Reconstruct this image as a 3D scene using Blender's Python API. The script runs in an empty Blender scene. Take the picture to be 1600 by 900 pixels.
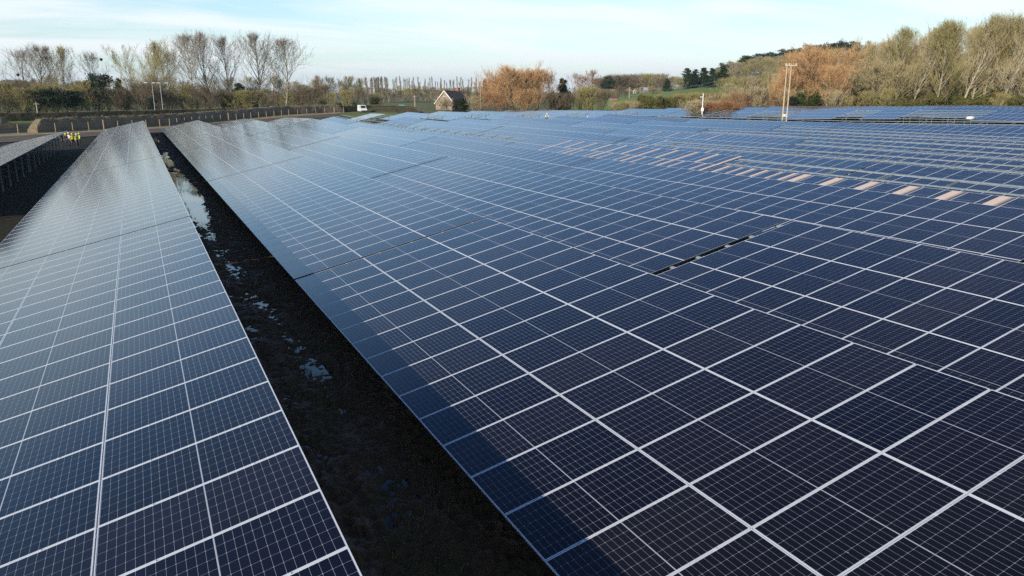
import bpy, bmesh, math, random
from mathutils import Vector, Matrix, noise
R_ = math.radians
C = bpy.context.scene.collection
scn = bpy.context.scene
PI = math.pi

# ------------------------------------------------------------------ camera, sky, sun, exposure
CAMZ = 6.4                       # drone height above the field
F_PX, PITCH, YAW = 1159.0, R_(14.386), R_(26.348)     # focal length in 1600-px pixels
cam = bpy.data.cameras.new("camera")
cam_o = bpy.data.objects.new("camera", cam); C.objects.link(cam_o)
cam.sensor_width = 36.0; cam.lens = 36.0 * F_PX / 1600.0
cam.clip_start = 0.1; cam.clip_end = 20000
cam_o.location = (0, 0, CAMZ)
cam_o.rotation_euler = (R_(90) - PITCH, 0, -YAW)
scn.camera = cam_o
SUN_EL, SUN_AZ = R_(20), R_(239)     # azimuth clockwise from +Y
sun = bpy.data.lights.new("sun", 'SUN'); sun_o = bpy.data.objects.new("sun", sun); C.objects.link(sun_o)
sun.energy = 4.5; sun.angle = R_(0.5); sun.color = (1.0, 0.905, 0.75)
sd = Vector((math.sin(SUN_AZ)*math.cos(SUN_EL), math.cos(SUN_AZ)*math.cos(SUN_EL), math.sin(SUN_EL)))
sun_o.rotation_euler = sd.to_track_quat('Z', 'Y').to_euler()
sun_o.location = (-40, -20, 60)
world = bpy.data.worlds.new("World"); scn.world = world; world.use_nodes = True
def build_world():
    nt = world.node_tree; nt.nodes.clear()
    N = nt.nodes.new; L = nt.links.new
    out = N('ShaderNodeOutputWorld'); bg = N('ShaderNodeBackground'); bg.inputs['Strength'].default_value = 0.15
    sky = N('ShaderNodeTexSky'); sky.sky_type = 'NISHITA'; sky.sun_disc = False
    sky.sun_elevation = SUN_EL; sky.sun_rotation = SUN_AZ
    sky.air_density = 1.15; sky.dust_density = 0.0; sky.ozone_density = 2.5
    tc = N('ShaderNodeTexCoord'); sep = N('ShaderNodeSeparateXYZ'); L(tc.outputs['Generated'], sep.inputs[0])
    def m(op, a, b=None, clamp=False):
        n = N('ShaderNodeMath'); n.operation = op; n.use_clamp = clamp
        for k, v in enumerate((a, b)):
            if v is None: continue
            if isinstance(v, (int, float)): n.inputs[k].default_value = v
            else: L(v, n.inputs[k])
        return n.outputs[0]
    z = m('MAXIMUM', sep.outputs[2], 0.0)
    den = m('ADD', z, 0.11)
    u = m('DIVIDE', sep.outputs[0], den); v = m('DIVIDE', sep.outputs[1], den)
    comb = N('ShaderNodeCombineXYZ'); L(u, comb.inputs[0]); L(v, comb.inputs[1])
    mp = N('ShaderNodeMapping'); mp.inputs['Rotation'].default_value = (0, 0, R_(-26)); mp.inputs['Scale'].default_value = (0.42, 1.0, 1.0)
    L(comb.outputs[0], mp.inputs[0])
    n1 = N('ShaderNodeTexNoise'); n1.inputs['Scale'].default_value = 1.35; n1.inputs['Detail'].default_value = 9
    n1.inputs['Roughness'].default_value = 0.56; n1.inputs['Distortion'].default_value = 0.6
    L(mp.outputs[0], n1.inputs['Vector'])
    r1 = N('ShaderNodeValToRGB'); r1.color_ramp.elements[0].position = 0.40; r1.color_ramp.elements[1].position = 0.60
    L(n1.outputs[0], r1.inputs[0])
    # thin high cloud is denser towards the horizon
    def blend(f, c1, c2):
        n = N('ShaderNodeMix'); n.data_type = 'RGBA'; L(f, n.inputs['Factor']); L(c1, n.inputs[6]); n.inputs[7].default_value = c2; return n.outputs[2]
    tint = N('ShaderNodeValToRGB'); e = tint.color_ramp.elements
    e[0].position, e[0].color = 0.0, (0.95, 1.0, 1.02, 1); e[1].position, e[1].color = 1.0, (0.13, 0.21, 0.38, 1)
    for pos, col in ((0.10, (0.84, 0.97, 1.08, 1)), (0.28, (0.68, 0.90, 1.08, 1)), (0.52, (0.31, 0.46, 0.72, 1))): q = e.new(pos); q.color = col
    L(z, tint.inputs[0]); tm = N('ShaderNodeMix'); tm.data_type = 'RGBA'; tm.blend_type = 'MULTIPLY'; tm.inputs['Factor'].default_value = 1.0
    L(sky.outputs[0], tm.inputs[6]); L(tint.outputs[0], tm.inputs[7])
    low = m('SUBTRACT', 1.0, m('MULTIPLY', z, 3.4), True)
    veil = m('MULTIPLY', m('POWER', low, 2.2), 0.60)
    c1 = blend(veil, tm.outputs[2], (4.3, 4.85, 5.2, 1))
    cl = m('MULTIPLY', r1.outputs[0], m('ADD', m('MULTIPLY', low, 0.95), 0.05), True)
    hor = m('MULTIPLY', m('POWER', m('SUBTRACT', 1.0, m('MULTIPLY', z, 9.0), True), 2.0), 0.72)
    c2 = blend(cl, blend(hor, c1, (5.5, 6.3, 6.8, 1)), (6.5, 6.7, 6.8, 1))
    L(c2, bg.inputs['Color']); L(bg.outputs[0], out.inputs[0])
build_world()
scn.view_settings.view_transform = 'Standard'; scn.view_settings.look = 'None'
scn.view_settings.exposure = 0.22; scn.view_settings.gamma = 1.0; scn.view_settings.use_curve_mapping = False
scn.cycles.use_denoising = False; scn.cycles.max_bounces = 6; scn.cycles.transparent_max_bounces = 8; scn.cycles.diffuse_bounces = 2; scn.cycles.glossy_bounces = 3

# ------------------------------------------------------------------ helpers
FWD = Vector((math.sin(YAW)*math.cos(PITCH), math.cos(YAW)*math.cos(PITCH), -math.sin(PITCH)))
RGT = Vector((math.cos(YAW), -math.sin(YAW), 0)); UPV = RGT.cross(FWD)
def ray(px, py): return FWD + RGT*((px-800)/F_PX) + UPV*((450-py)/F_PX)
def at(px, py, rng):
    """World point on the sight line through a photo pixel at horizontal range rng."""
    v = ray(px, py); v = v * (rng / math.hypot(v.x, v.y))
    return Vector((v.x, v.y, v.z + CAMZ))
def px_of(X, Y):
    az = math.atan2(X, Y) - YAW
    az = max(-1.35, min(1.35, (az+PI) % (2*PI) - PI))
    return 800 + F_PX*math.tan(az)
def smooth(t): t = max(0.0, min(1.0, t)); return t*t*(3-2*t)
def lerp_table(tab, x):
    if x <= tab[0][0]: return tab[0][1]
    for (a, va), (b, vb) in zip(tab, tab[1:]):
        if x <= b: return va + (vb-va)*(x-a)/(b-a)
    return tab[-1][1]

def tag(o, label=None, cat=None, group=None, kind=None):
    if label: o["label"] = label
    if cat: o["category"] = cat
    if group: o["group"] = group
    if kind: o["kind"] = kind
    return o
def link(o, parent=None):
    C.objects.link(o)
    if parent is not None: o.parent = parent
    return o
def empty(name, loc=(0,0,0), rz=0.0):
    o = bpy.data.objects.new(name, None); o.location = loc; o.rotation_euler = (0,0,rz); o.empty_display_size = 0.3
    return link(o)
def obj(name, me, parent=None, loc=(0,0,0), rot=(0,0,0)):
    o = bpy.data.objects.new(name, me); o.location = loc; o.rotation_euler = rot
    return link(o, parent)

class MB:
    """Collects verts and faces (with a material slot each) and builds ONE mesh."""
    def __init__(s): s.v = []; s.f = []; s.mi = []; s.uv = {}
    def face(s, idx, m=0): s.f.append(idx); s.mi.append(m)
    def quad(s, a, b, c, d, m=0, uv=None):
        n = len(s.v); s.v += [tuple(a), tuple(b), tuple(c), tuple(d)]
        if uv: s.uv[len(s.f)] = uv
        s.face((n, n+1, n+2, n+3), m)
    def tri(s, a, b, c, m=0):
        n = len(s.v); s.v += [tuple(a), tuple(b), tuple(c)]; s.face((n, n+1, n+2), m)
    def box(s, lo, hi, m=0, M=None, top=True):
        x0,y0,z0 = lo; x1,y1,z1 = hi
        p = [Vector(q) for q in ((x0,y0,z0),(x1,y0,z0),(x1,y1,z0),(x0,y1,z0),(x0,y0,z1),(x1,y0,z1),(x1,y1,z1),(x0,y1,z1))]
        if M is not None: p = [M @ q for q in p]
        n = len(s.v); s.v += [tuple(q) for q in p]
        for q in ((0,3,2,1),(0,1,5,4),(1,2,6,5),(2,3,7,6),(3,0,4,7)) + (((4,5,6,7),) if top else ()):
            s.face(tuple(n+k for k in q), m)
    def bar(s, a, b, w, h, m=0, up=(0,0,1)):
        a = Vector(a); b = Vector(b); d = b-a; L = d.length
        if L < 1e-6: return
        z = d/L; u = Vector(up)
        if abs(z.dot(u)) > 0.98: u = Vector((1,0,0))
        x = u.cross(z).normalized(); y = z.cross(x)
        M = Matrix(((x.x,y.x,z.x,a.x),(x.y,y.y,z.y,a.y),(x.z,y.z,z.z,a.z),(0,0,0,1)))
        s.box((-w/2,-h/2,0),(w/2,h/2,L), m, M)
    def tube(s, pts, rad, n=6, m=0, cap=True):
        rings = []
        for i, p in enumerate(pts):
            p = Vector(p)
            d = (Vector(pts[min(i+1,len(pts)-1)]) - Vector(pts[max(i-1,0)]))
            d = d.normalized() if d.length > 1e-9 else Vector((0,0,1))
            u = Vector((1,0,0)) if abs(d.x) < 0.8 else Vector((0,1,0))
            x = d.cross(u).normalized(); y = d.cross(x)
            b = len(s.v)
            for k in range(n):
                a = 2*PI*k/n; q = p + (x*math.cos(a)+y*math.sin(a))*rad[i]
                s.v.append(tuple(q))
            rings.append(b)
        for a, b in zip(rings, rings[1:]):
            for k in range(n): s.face((a+k, b+k, b+(k+1)%n, a+(k+1)%n), m)
        if cap: s.face(tuple(rings[-1]+k for k in range(n))[::-1], m); s.face(tuple(rings[0]+k for k in range(n)), m)
    def mesh(s, name, mats, smooth_=False):
        me = bpy.data.meshes.new(name); me.from_pydata(s.v, [], s.f)
        for q in mats: me.materials.append(q)
        me.polygons.foreach_set("material_index", s.mi)
        if s.uv:
            ul = me.uv_layers.new(name="UVMap")
            for fi, uv in s.uv.items():
                for k, li in enumerate(me.polygons[fi].loop_indices): ul.data[li].uv = uv[k]
        if smooth_: me.polygons.foreach_set("use_smooth", [True]*len(me.polygons))
        me.update(); return me

# ------------------------------------------------------------------ materials
def new_mat(name):
    m = bpy.data.materials.new(name); m.use_nodes = True
    nt = m.node_tree; b = nt.nodes['Principled BSDF']; return m, nt, b
def flat(name, col, rough=0.6, metal=0.0, spec=0.5, var=0.0, scale=6.0, bump=0.0):
    m, nt, b = new_mat(name)
    b.inputs['Base Color'].default_value = (*col, 1); b.inputs['Roughness'].default_value = rough
    b.inputs['Metallic'].default_value = metal; b.inputs['Specular IOR Level'].default_value = spec
    if var or bump:
        tc = nt.nodes.new('ShaderNodeTexCoord'); n = nt.nodes.new('ShaderNodeTexNoise')
        n.inputs['Scale'].default_value = scale; n.inputs['Detail'].default_value = 5
        nt.links.new(tc.outputs['Object'], n.inputs['Vector'])
        if var:
            r = nt.nodes.new('ShaderNodeValToRGB')
            r.color_ramp.elements[0].position = 0.3; r.color_ramp.elements[1].position = 0.7
            r.color_ramp.elements[0].color = (*[c*(1-var) for c in col], 1); r.color_ramp.elements[1].color = (*[min(1, c*(1+var)) for c in col], 1)
            nt.links.new(n.outputs[0], r.inputs[0]); nt.links.new(r.outputs[0], b.inputs['Base Color'])
        if bump:
            bp = nt.nodes.new('ShaderNodeBump'); bp.inputs['Strength'].default_value = bump; bp.inputs['Distance'].default_value = 0.05
            nt.links.new(n.outputs[0], bp.inputs['Height']); nt.links.new(bp.outputs[0], b.inputs['Normal'])
    return m
def twig_mat(name, c1, c2, rough=0.75, trans=0.0):
    """Colour varies from tree to tree and from clump to clump."""
    m, nt, b = new_mat(name); N = nt.nodes.new; L = nt.links.new
    oi = N('ShaderNodeObjectInfo'); tc = N('ShaderNodeTexCoord'); n = N('ShaderNodeTexNoise')
    n.inputs['Scale'].default_value = 0.55; n.inputs['Detail'].default_value = 3
    L(tc.outputs['Object'], n.inputs['Vector'])
    a = N('ShaderNodeMath'); a.operation = 'MULTIPLY_ADD'; a.inputs[1].default_value = 0.45; L(oi.outputs['Random'], a.inputs[0])
    a2 = N('ShaderNodeMath'); a2.operation = 'MULTIPLY_ADD'; a2.inputs[1].default_value = 1.6; a2.inputs[2].default_value = -0.55
    L(n.outputs[0], a2.inputs[0]); L(a2.outputs[0], a.inputs[2])
    r = N('ShaderNodeValToRGB'); r.color_ramp.elements[0].color = (*c1, 1); r.color_ramp.elements[1].color = (*c2, 1)
    r.color_ramp.elements[0].position = 0.1; r.color_ramp.elements[1].position = 0.9
    L(a.outputs[0], r.inputs[0]); L(r.outputs[0], b.inputs['Base Color'])
    b.inputs['Roughness'].default_value = rough; b.inputs['Specular IOR Level'].default_value = 0.25
    return m

def solar_glass():
    m, nt, b = new_mat("solar_glass"); N = nt.nodes.new; L = nt.links.new
    uv = N('ShaderNodeUVMap'); sp = N('ShaderNodeSeparateXYZ'); L(uv.outputs[0], sp.inputs[0])
    def mt(op, a, bb=None, c=None):
        n = N('ShaderNodeMath'); n.operation = op
        for k, v in enumerate((a, bb, c)):
            if v is None: continue
            if isinstance(v, (int, float)): n.inputs[k].default_value = v
            else: L(v, n.inputs[k])
        return n.outputs[0]
    u, v = sp.outputs[0], sp.outputs[1]        # u along the module (metres), v across it
    fu = mt('ABSOLUTE', mt('SUBTRACT', mt('FRACT', mt('DIVIDE', u, 0.0915)), 0.5))
    fv = mt('ABSOLUTE', mt('SUBTRACT', mt('FRACT', mt('DIVIDE', v, 0.1838)), 0.5))
    du = mt('MULTIPLY', mt('SUBTRACT', 0.5, fu), 0.0915)      # distance to the nearest cell edge, metres
    dv = mt('MULTIPLY', mt('SUBTRACT', 0.5, fv), 0.1838)
    line = mt('LESS_THAN', mt('MINIMUM', du, dv), 0.0012)
    dia = mt('LESS_THAN', mt('ADD', du, dv), 0.0085)
    mid = mt('LESS_THAN', mt('ABSOLUTE', u), 0.0075)
    edge = mt('MAXIMUM', mt('GREATER_THAN', mt('ABSOLUTE', u), 1.0980), mt('GREATER_THAN', mt('ABSOLUTE', v), 0.5514))
    thin = mt('MULTIPLY', mt('MAXIMUM', line, dia), 0.82)
    mask = mt('MINIMUM', mt('MAXIMUM', mt('MAXIMUM', thin, mid), edge), 1.0)
    oi = N('ShaderNodeObjectInfo'); tc = N('ShaderNodeTexCoord')
    cr = N('ShaderNodeValToRGB')
    cr.color_ramp.elements[0].color = (0.0024, 0.0027, 0.0072, 1); cr.color_ramp.elements[1].color = (0.0095, 0.0074, 0.0105, 1)
    L(oi.outputs['Random'], cr.inputs[0])
    mx = N('ShaderNodeMix'); mx.data_type = 'RGBA'; L(mask, mx.inputs['Factor']); L(cr.outputs[0], mx.inputs[6])
    mx.inputs[7].default_value = (0.46, 0.47, 0.50, 1)
    # a thin film of dust, heavier towards the lower edge of each module
    n = N('ShaderNodeTexNoise'); n.inputs['Scale'].default_value = 2.2; n.inputs['Detail'].default_value = 6; L(tc.outputs['Object'], n.inputs['Vector'])
    ds = N('ShaderNodeMix'); ds.data_type = 'RGBA'
    L(mt('MULTIPLY', mt('MULTIPLY', n.outputs[0], mt('ADD', 0.5, oi.outputs['Random'])), 0.010), ds.inputs['Factor']); L(mx.outputs[2], ds.inputs[6]); ds.inputs[7].default_value = (0.34, 0.29, 0.24, 1)
    # a few bird droppings and dried drops, different on every module
    ofs = N('ShaderNodeVectorMath'); ofs.operation = 'ADD'; cx = N('ShaderNodeCombineXYZ'); L(mt('MULTIPLY', oi.outputs['Random'], 91.0), cx.inputs[0]); L(tc.outputs['Object'], ofs.inputs[0]); L(cx.outputs[0], ofs.inputs[1])
    vo = N('ShaderNodeTexVoronoi'); vo.inputs['Scale'].default_value = 1.6; L(ofs.outputs[0], vo.inputs['Vector']); vs = N('ShaderNodeSeparateColor'); L(vo.outputs['Color'], vs.inputs[0])
    spot = mt('MULTIPLY', mt('LESS_THAN', vo.outputs['Distance'], mt('MULTIPLY', vs.outputs[1], 0.035)), mt('GREATER_THAN', vs.outputs[0], 0.80))
    dm = N('ShaderNodeMix'); dm.data_type = 'RGBA'; L(mt('MULTIPLY', spot, 0.7), dm.inputs['Factor']); L(ds.outputs[2], dm.inputs[6]); dm.inputs[7].default_value = (0.5, 0.48, 0.44, 1)
    L(dm.outputs[2], b.inputs['Base Color'])
    rr = N('ShaderNodeMapRange'); rr.inputs[3].default_value = 0.085; rr.inputs[4].default_value = 0.16; L(n.outputs[0], rr.inputs[0]); L(rr.outputs[0], b.inputs['Roughness'])
    b.inputs['IOR'].default_value = 1.50
    b.inputs['Specular IOR Level'].default_value = 0.48
    b.inputs['Specular Tint'].default_value = (0.78, 0.90, 1.0, 1)
    return m
M_GLASS = solar_glass()
M_ALU = flat("anodised_aluminium", (0.76, 0.79, 0.83), 0.36, 0.2, var=0.06, scale=3)
M_GAPSHADE = flat("gap_shade_strip", (0.02, 0.022, 0.025), 0.6, 0.0)  # for an added strip that makes the gaps between tables dark
M_BACK = flat("backsheet", (0.55, 0.56, 0.58), 0.6)
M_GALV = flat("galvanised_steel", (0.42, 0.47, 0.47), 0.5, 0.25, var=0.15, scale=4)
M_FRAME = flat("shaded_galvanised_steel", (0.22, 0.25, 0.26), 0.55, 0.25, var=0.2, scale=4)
M_DARKSTEEL = flat("weathered_steel", (0.10, 0.11, 0.12), 0.6, 0.3)
M_WOOD = flat("fence_wood", (0.42, 0.29, 0.15), 0.8, var=0.25, scale=3)
M_POLE = flat("pole_wood", (0.50, 0.40, 0.27), 0.8, var=0.2, scale=2)
M_WHITE = flat("white_paint", (0.78, 0.78, 0.76), 0.45)
M_BLACK = flat("black_rubber", (0.02, 0.02, 0.02), 0.7)
M_DGLASS = flat("dark_glass", (0.02, 0.025, 0.03), 0.06)
M_BRICK = flat("brick", (0.33, 0.22, 0.16), 0.85, var=0.2, scale=1.2)
M_RBRICK = flat("red_brick", (0.40, 0.13, 0.09), 0.85, var=0.2, scale=2)
M_ROOF = flat("slate_roof", (0.060, 0.046, 0.040), 0.7, var=0.2, scale=1)
M_GREYROOF = flat("sheet_roof", (0.34, 0.38, 0.43), 0.5, var=0.1)
M_HIVIS = flat("hi_vis_yellow", (0.62, 0.72, 0.06), 0.7)
M_HIVISY = flat("hi_vis_amber", (0.80, 0.58, 0.05), 0.7)
M_PALE = flat("pale_jacket", (0.74, 0.76, 0.52), 0.7)
M_NAVY = flat("navy_trousers", (0.02, 0.025, 0.04), 0.8)
M_SKIN = flat("skin", (0.45, 0.28, 0.21), 0.6)
M_TEAL = flat("teal_paint", (0.10, 0.42, 0.36), 0.5)

def pale_strip_mat():
    m, nt, b = new_mat("pale_strip"); N = nt.nodes.new; L = nt.links.new
    b.inputs['Base Color'].default_value = (0.88, 0.67, 0.51, 1); b.inputs['Roughness'].default_value = 0.5
    tr = N('ShaderNodeBsdfTransparent'); mx = N('ShaderNodeMixShader'); uv = N('ShaderNodeUVMap'); sp = N('ShaderNodeSeparateXYZ')
    L(uv.outputs[0], sp.inputs[0])
    mr = N('ShaderNodeMapRange'); mr.inputs[1].default_value = 0.0; mr.inputs[2].default_value = 0.42; mr.inputs[3].default_value = 0.0; mr.inputs[4].default_value = 0.95
    L(sp.outputs[1], mr.inputs[0]); L(mr.outputs[0], mx.inputs[0]); L(tr.outputs[0], mx.inputs[1]); L(b.outputs[0], mx.inputs[2])
    L(mx.outputs[0], nt.nodes['Material Output'].inputs[0]); return m
M_STRIP = pale_strip_mat()

# ------------------------------------------------------------------ terrain
CTRL = [(-60,20,-6.4),(-60,90,-6.4),(-30,60,-6.4),(-30,120,-6.5),(0,0,-6.4),(0,60,-6.4),(0,120,-6.4),(18,10,-6.4),(18,60,-6.4),(18,120,-6.4),(10,155,-6.45),
 (20,-30,-6.4),(60,-20,-6.1),(100,-10,-5.0),
 (30,15,-6.28),(30,50,-6.55),(30,110,-6.5),(38,20,-6.22),(38,62,-6.46),(38,110,-6.3),(47,25,-6.1),(47,79,-6.44),(56,30,-6.02),(56,95,-6.33),(65,35,-5.92),(74,41,-5.83),(74,90,-6.15),(56,122,-6.45),(65,116,-6.35),(47,134,-6.35),(74,110,-6.2),(83,106,-5.95),
 (83,44,-4.95),(92,46,-4.72),(83,88,-5.5),(92,104,-5.4),(106,60,-4.6),(106,100,-4.6),(36,150,-5.5),(20,161,-6.5),(28,164,-6.45),(45,152,-5.6),(52,150,-5.45),(60,146,-5.35),(70,142,-5.25),(78,138,-5.1),(88,130,-4.9),(118,55,-3.95),(120,90,-3.98),(140,92,-3.9),(140,50,-3.85),
 (60,168,-5.5),(100,165,-5.25),(140,140,-4.35),(190,110,-4.1),(216,120,-4.2),(200,60,-4.0),(100,205,-5.3),(150,185,-4.6)]
FAR_LOW = [(-3000,-6.5),(-200,-6.5)]
def field_z(X, Y):
    if X < 24 and Y < 150 and X > -40:
        w = smooth((24-X)/4) * smooth((150-Y)/20)
        if w >= 1: return -6.4
    else: w = 0
    sw = sz = 0.0
    for a, b, z in CTRL:
        d2 = (X-a)**2 + (Y-b)**2 + 9.0
        k = 1.0 / (d2*math.sqrt(d2)); sw += k; sz += k*z
    z = sz/sw
    return z*(1-w) - 6.4*w
HILL = [(-4000,0),(520,0),(760,2),(900,6.5),(1000,8),(1050,10.5),(1100,12),(1130,17),(1160,25),(1250,28),(1330,32),(1600,42),(2500,50),(6000,50)]
HILLW = [(-4000,470),(900,470),(985,235),(1105,240),(1160,470),(6000,470)]
RIM = [(-4000,-4.6),(300,-4.6),(600,-4.4),(800,-5.0),(1100,-4.8),(1600,-4.4),(6000,-4.4)]
def ground_z(X, Y):
    """Ground height in world metres (camera at CAMZ)."""
    r = math.hypot(X, Y); p = px_of(X, Y)
    z = field_z(X, Y)
    if Y > -20 or X > 0:
        rim = lerp_table(RIM, p)
        z = z + (rim - z)*smooth((r-205)/65)
        z += lerp_table(HILL, p)*smooth((r-245)/lerp_table(HILLW, p))
    if r > 420 and p < 900: z += 1.2*noise.noise(Vector((X*0.004, Y*0.004, 3)))*smooth((r-420)/300)
    return CAMZ + z

def ground_mat():
    m, nt, b = new_mat("field_ground"); N = nt.nodes.new; L = nt.links.new
    tc = N('ShaderNodeTexCoord')
    def nz(s, d=6, rough=0.6):
        n = N('ShaderNodeTexNoise'); n.inputs['Scale'].default_value = s; n.inputs['Detail'].default_value = d; n.inputs['Roughness'].default_value = rough
        L(tc.outputs['Object'], n.inputs['Vector']); return n.outputs[0]
    def ramp(f, cols):
        r = N('ShaderNodeValToRGB'); e = r.color_ramp.elements
        e[0].position, e[0].color = cols[0][0], (*cols[0][1], 1); e[1].position, e[1].color = cols[1][0], (*cols[1][1], 1)
        for p, c in cols[2:]:
            q = e.new(p); q.color = (*c, 1)
        L(f, r.inputs[0]); return r.outputs[0]
    near = ramp(nz(0.5), [(0.36, (0.030, 0.021, 0.014)), (0.62, (0.030, 0.034, 0.011))])
    pasture = ramp(nz(0.03, 8), [(0.35, (0.15, 0.21, 0.045)), (0.65, (0.22, 0.26, 0.085))])
    litter = ramp(nz(0.08, 8), [(0.35, (0.10, 0.075, 0.04)), (0.65, (0.15, 0.125, 0.055))])
    at_ = N('ShaderNodeAttribute'); at_.attribute_name = "zone"; sp = N('ShaderNodeSeparateColor'); L(at_.outputs['Color'], sp.inputs[0])
    m1 = N('ShaderNodeMix'); m1.data_type = 'RGBA'; L(sp.outputs[0], m1.inputs['Factor']); L(near, m1.inputs[6]); L(pasture, m1.inputs[7])
    m2 = N('ShaderNodeMix'); m2.data_type = 'RGBA'; L(sp.outputs[1], m2.inputs['Factor']); L(m1.outputs[2], m2.inputs[6]); L(litter, m2.inputs[7])
    L(m2.outputs[2], b.inputs['Base Color']); b.inputs['Roughness'].default_value = 0.95; b.inputs['Specular IOR Level'].default_value = 0.2
    bp = N('ShaderNodeBump'); bp.inputs['Strength'].default_value = 0.6; bp.inputs['Distance'].default_value = 0.08
    L(nz(3.0, 8), bp.inputs['Height']); L(bp.outputs[0], b.inputs['Normal'])
    return m
def build_ground():
    rings = [0.0]; r = 0.0
    while r < 7000:
        r += 2.5 if r < 60 else (4 if r < 300 else (9 if r < 520 else max(18, r*0.06)))
        rings.append(r)
    nA = 240; v = [(0, 0, ground_z(0, 0))]; f = []; zone = [(0, 0)]
    for r in rings[1:]:
        for k in range(nA):
            a = 2*PI*k/nA; X, Y = r*math.sin(a), r*math.cos(a)
            z = ground_z(X, Y); v.append((X, Y, z)); p = px_of(X, Y)
            pas = 0.0; lit = 0.0
            if (Y > 0 or X > 0) and r > 190:
                pas = smooth((r-205)/25)
                if p > 1140: lit = smooth((p-1140)/40)*smooth((r-215)/20)
                elif p > 850: lit = smooth((r-215)/20)*(1-smooth((r-262)/20)) + smooth((r-470)/40)*smooth((p-850)/60)
                elif p > 520: lit = 0.35 + .4*smooth((p-640)/60)
                if p <= 850 and r > 320: lit = max(lit, 0.5)
            zone.append((pas, min(1, lit)))
    for k in range(nA): f.append((0, 1+(k+1) % nA, 1+k))
    for i in range(len(rings)-2):
        a = 1+i*nA; b = a+nA
        for k in range(nA): f.append((a+k, a+(k+1) % nA, b+(k+1) % nA, b+k))
    me = bpy.data.meshes.new("ground"); me.from_pydata(v, [], f)
    ca = me.color_attributes.new("zone", 'FLOAT_COLOR', 'POINT')
    for i, (p, l) in enumerate(zone): ca.data[i].color = (p, l, 0, 1)
    me.materials.append(ground_mat()); me.polygons.foreach_set("use_smooth", [True]*len(me.polygons)); me.update()
    me.flip_normals() if me.polygons[5].normal.z < 0 else None
    tag(obj("ground", me), kind="structure")
build_ground()

# distant blue ridge
def build_far_hills():
    mb = MB(); n = 90; prof = []
    for k in range(n+1):
        px = -700 + 2300*k/n
        h = 60 + 55*noise.noise(Vector((px*0.004, 1.7, 0))) + 22*noise.noise(Vector((px*0.02, 5, 0)))
        if px > 200: h *= 0.72
        prof.append((px, max(16, h)))
    rows = [(5200, 0.0), (5500, 0.55), (5900, 0.9), (6300, 1.0)]
    for rr, q in rows:
        for px, h in prof:
            p = at(px, 153, rr); mb.v.append((p.x, p.y, CAMZ - 6 + h*q*1.35))
    for i in range(len(rows)-1):
        for k in range(n):
            a = i*(n+1)+k; mb.face((a, a+1, a+n+2, a+n+1))
    tag(obj("distant_hills", mb.mesh("distant_hills", [flat("far_woodland", (0.075, 0.09, 0.075), 0.95, var=0.3, scale=0.01)], True)), kind="structure")
build_far_hills()

# ------------------------------------------------------------------ solar tables
TILT = R_(12.754); CT, ST = math.cos(TILT), math.sin(TILT)
ML, MW, PL, PW = 2.228, 1.130, 2.2448, 1.150     # module size and pitch up the slope / along the row
TOPH = 2.4                                       # upper edge above the ground
def add_glass(mb, cx, cy, m_glass=0, m_back=1):
    x0, x1, y0, y1 = cx-ML/2+.004, cx+ML/2-.004, cy-MW/2+.004, cy+MW/2-.004
    hx, hy = ML/2-.004, MW/2-.004
    mb.quad((x0,y0,0),(x1,y0,0),(x1,y1,0),(x0,y1,0), m_glass, uv=((-hx,-hy),(hx,-hy),(hx,hy),(-hx,hy)))
    mb.quad((x0,y0,-.006),(x0,y1,-.006),(x1,y1,-.006),(x1,y0,-.006), m_back)
def add_frame(mb, cx, cy, m, clamps=True, end=False):
    w = .0102; x0, x1, y0, y1 = cx-ML/2, cx+ML/2, cy-MW/2, cy+MW/2
    mb.box((x0,y0,-.035),(x0+w,y1,.0025), m); mb.box((x1-w,y0,-.035),(x1,y1,.0025), m)
    mb.box((x0+w,y0,-.035),(x1-w,y0+w,.0025), m); mb.box((x0+w,y1-w,-.035),(x1-w,y1,.0025), m)
    if end:                                     # black strip added to paint shade into the table gap, first column's open side
        mb.box((x0,y0-.006,-.036),(x1,y0-.0005,.0018), m+1)
    if clamps:
        for k in (-.56, .56): mb.box((cx+k-.02, y1-.006, .0028),(cx+k+.02, y1+.026, .0055), m)
g = MB(); add_glass(g, 0, 0); GLASS_ME = g.mesh("solar_panel", [M_GLASS, M_BACK])
g = MB(); add_frame(g, 0, 0, 0); FRAME_ME = g.mesh("panel_frame", [M_ALU, M_GAPSHADE])
g = MB(); add_frame(g, 0, 0, 0, True, True); FRAME_END_ME = g.mesh("end_panel_frame", [M_ALU, M_GAPSHADE])
g = MB(); add_glass(g, 0, 0); add_frame(g, 0, 0, 2, False); PANEL_ME = g.mesh("framed_panel", [M_GLASS, M_BACK, M_ALU, M_GAPSHADE])
g = MB(); add_glass(g, 0, 0); add_frame(g, 0, 0, 2, False, True); PANEL_END_ME = g.mesh("end_framed_panel", [M_GLASS, M_BACK, M_ALU, M_GAPSHADE])
def strip_mesh(w, full=True):
    s = MB(); x0, x1 = -ML/2+.02, ML/2-.02
    y0, y1 = -MW/2+.05, -MW/2+.05+w
    a = [(x0,y0,.006),(x1,y0,.006),(x1,y1,.006),(x0,y1,.006)]
    s.quad(*a, uv=((0,0),(1,0),(1,1),(0,1))); return s.mesh("pale_strip", [M_STRIP])
STRIPS = [strip_mesh(w) for w in (.22, .36, .72)]
PURLIN_S = (.46, 1.54, 2.46, 3.54, 4.46, 5.54)   # in half modules down from the upper edge
HALF = PL/2
def slope_pt(s, y, off=0.0):                     # off = distance below the glass plane
    d = s*HALF; return Vector((-d*CT + off*ST, y, -d*ST - off*CT))
def purlin_mesh(L, ext=.062):
    p = MB(); p.box((-.03, -ext, -.095), (.03, L+ext, -.040)); p.box((-.045, -ext, -.0398), (.045, L+ext, -.0365)); return p.mesh("purlin", [M_GALV])
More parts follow.
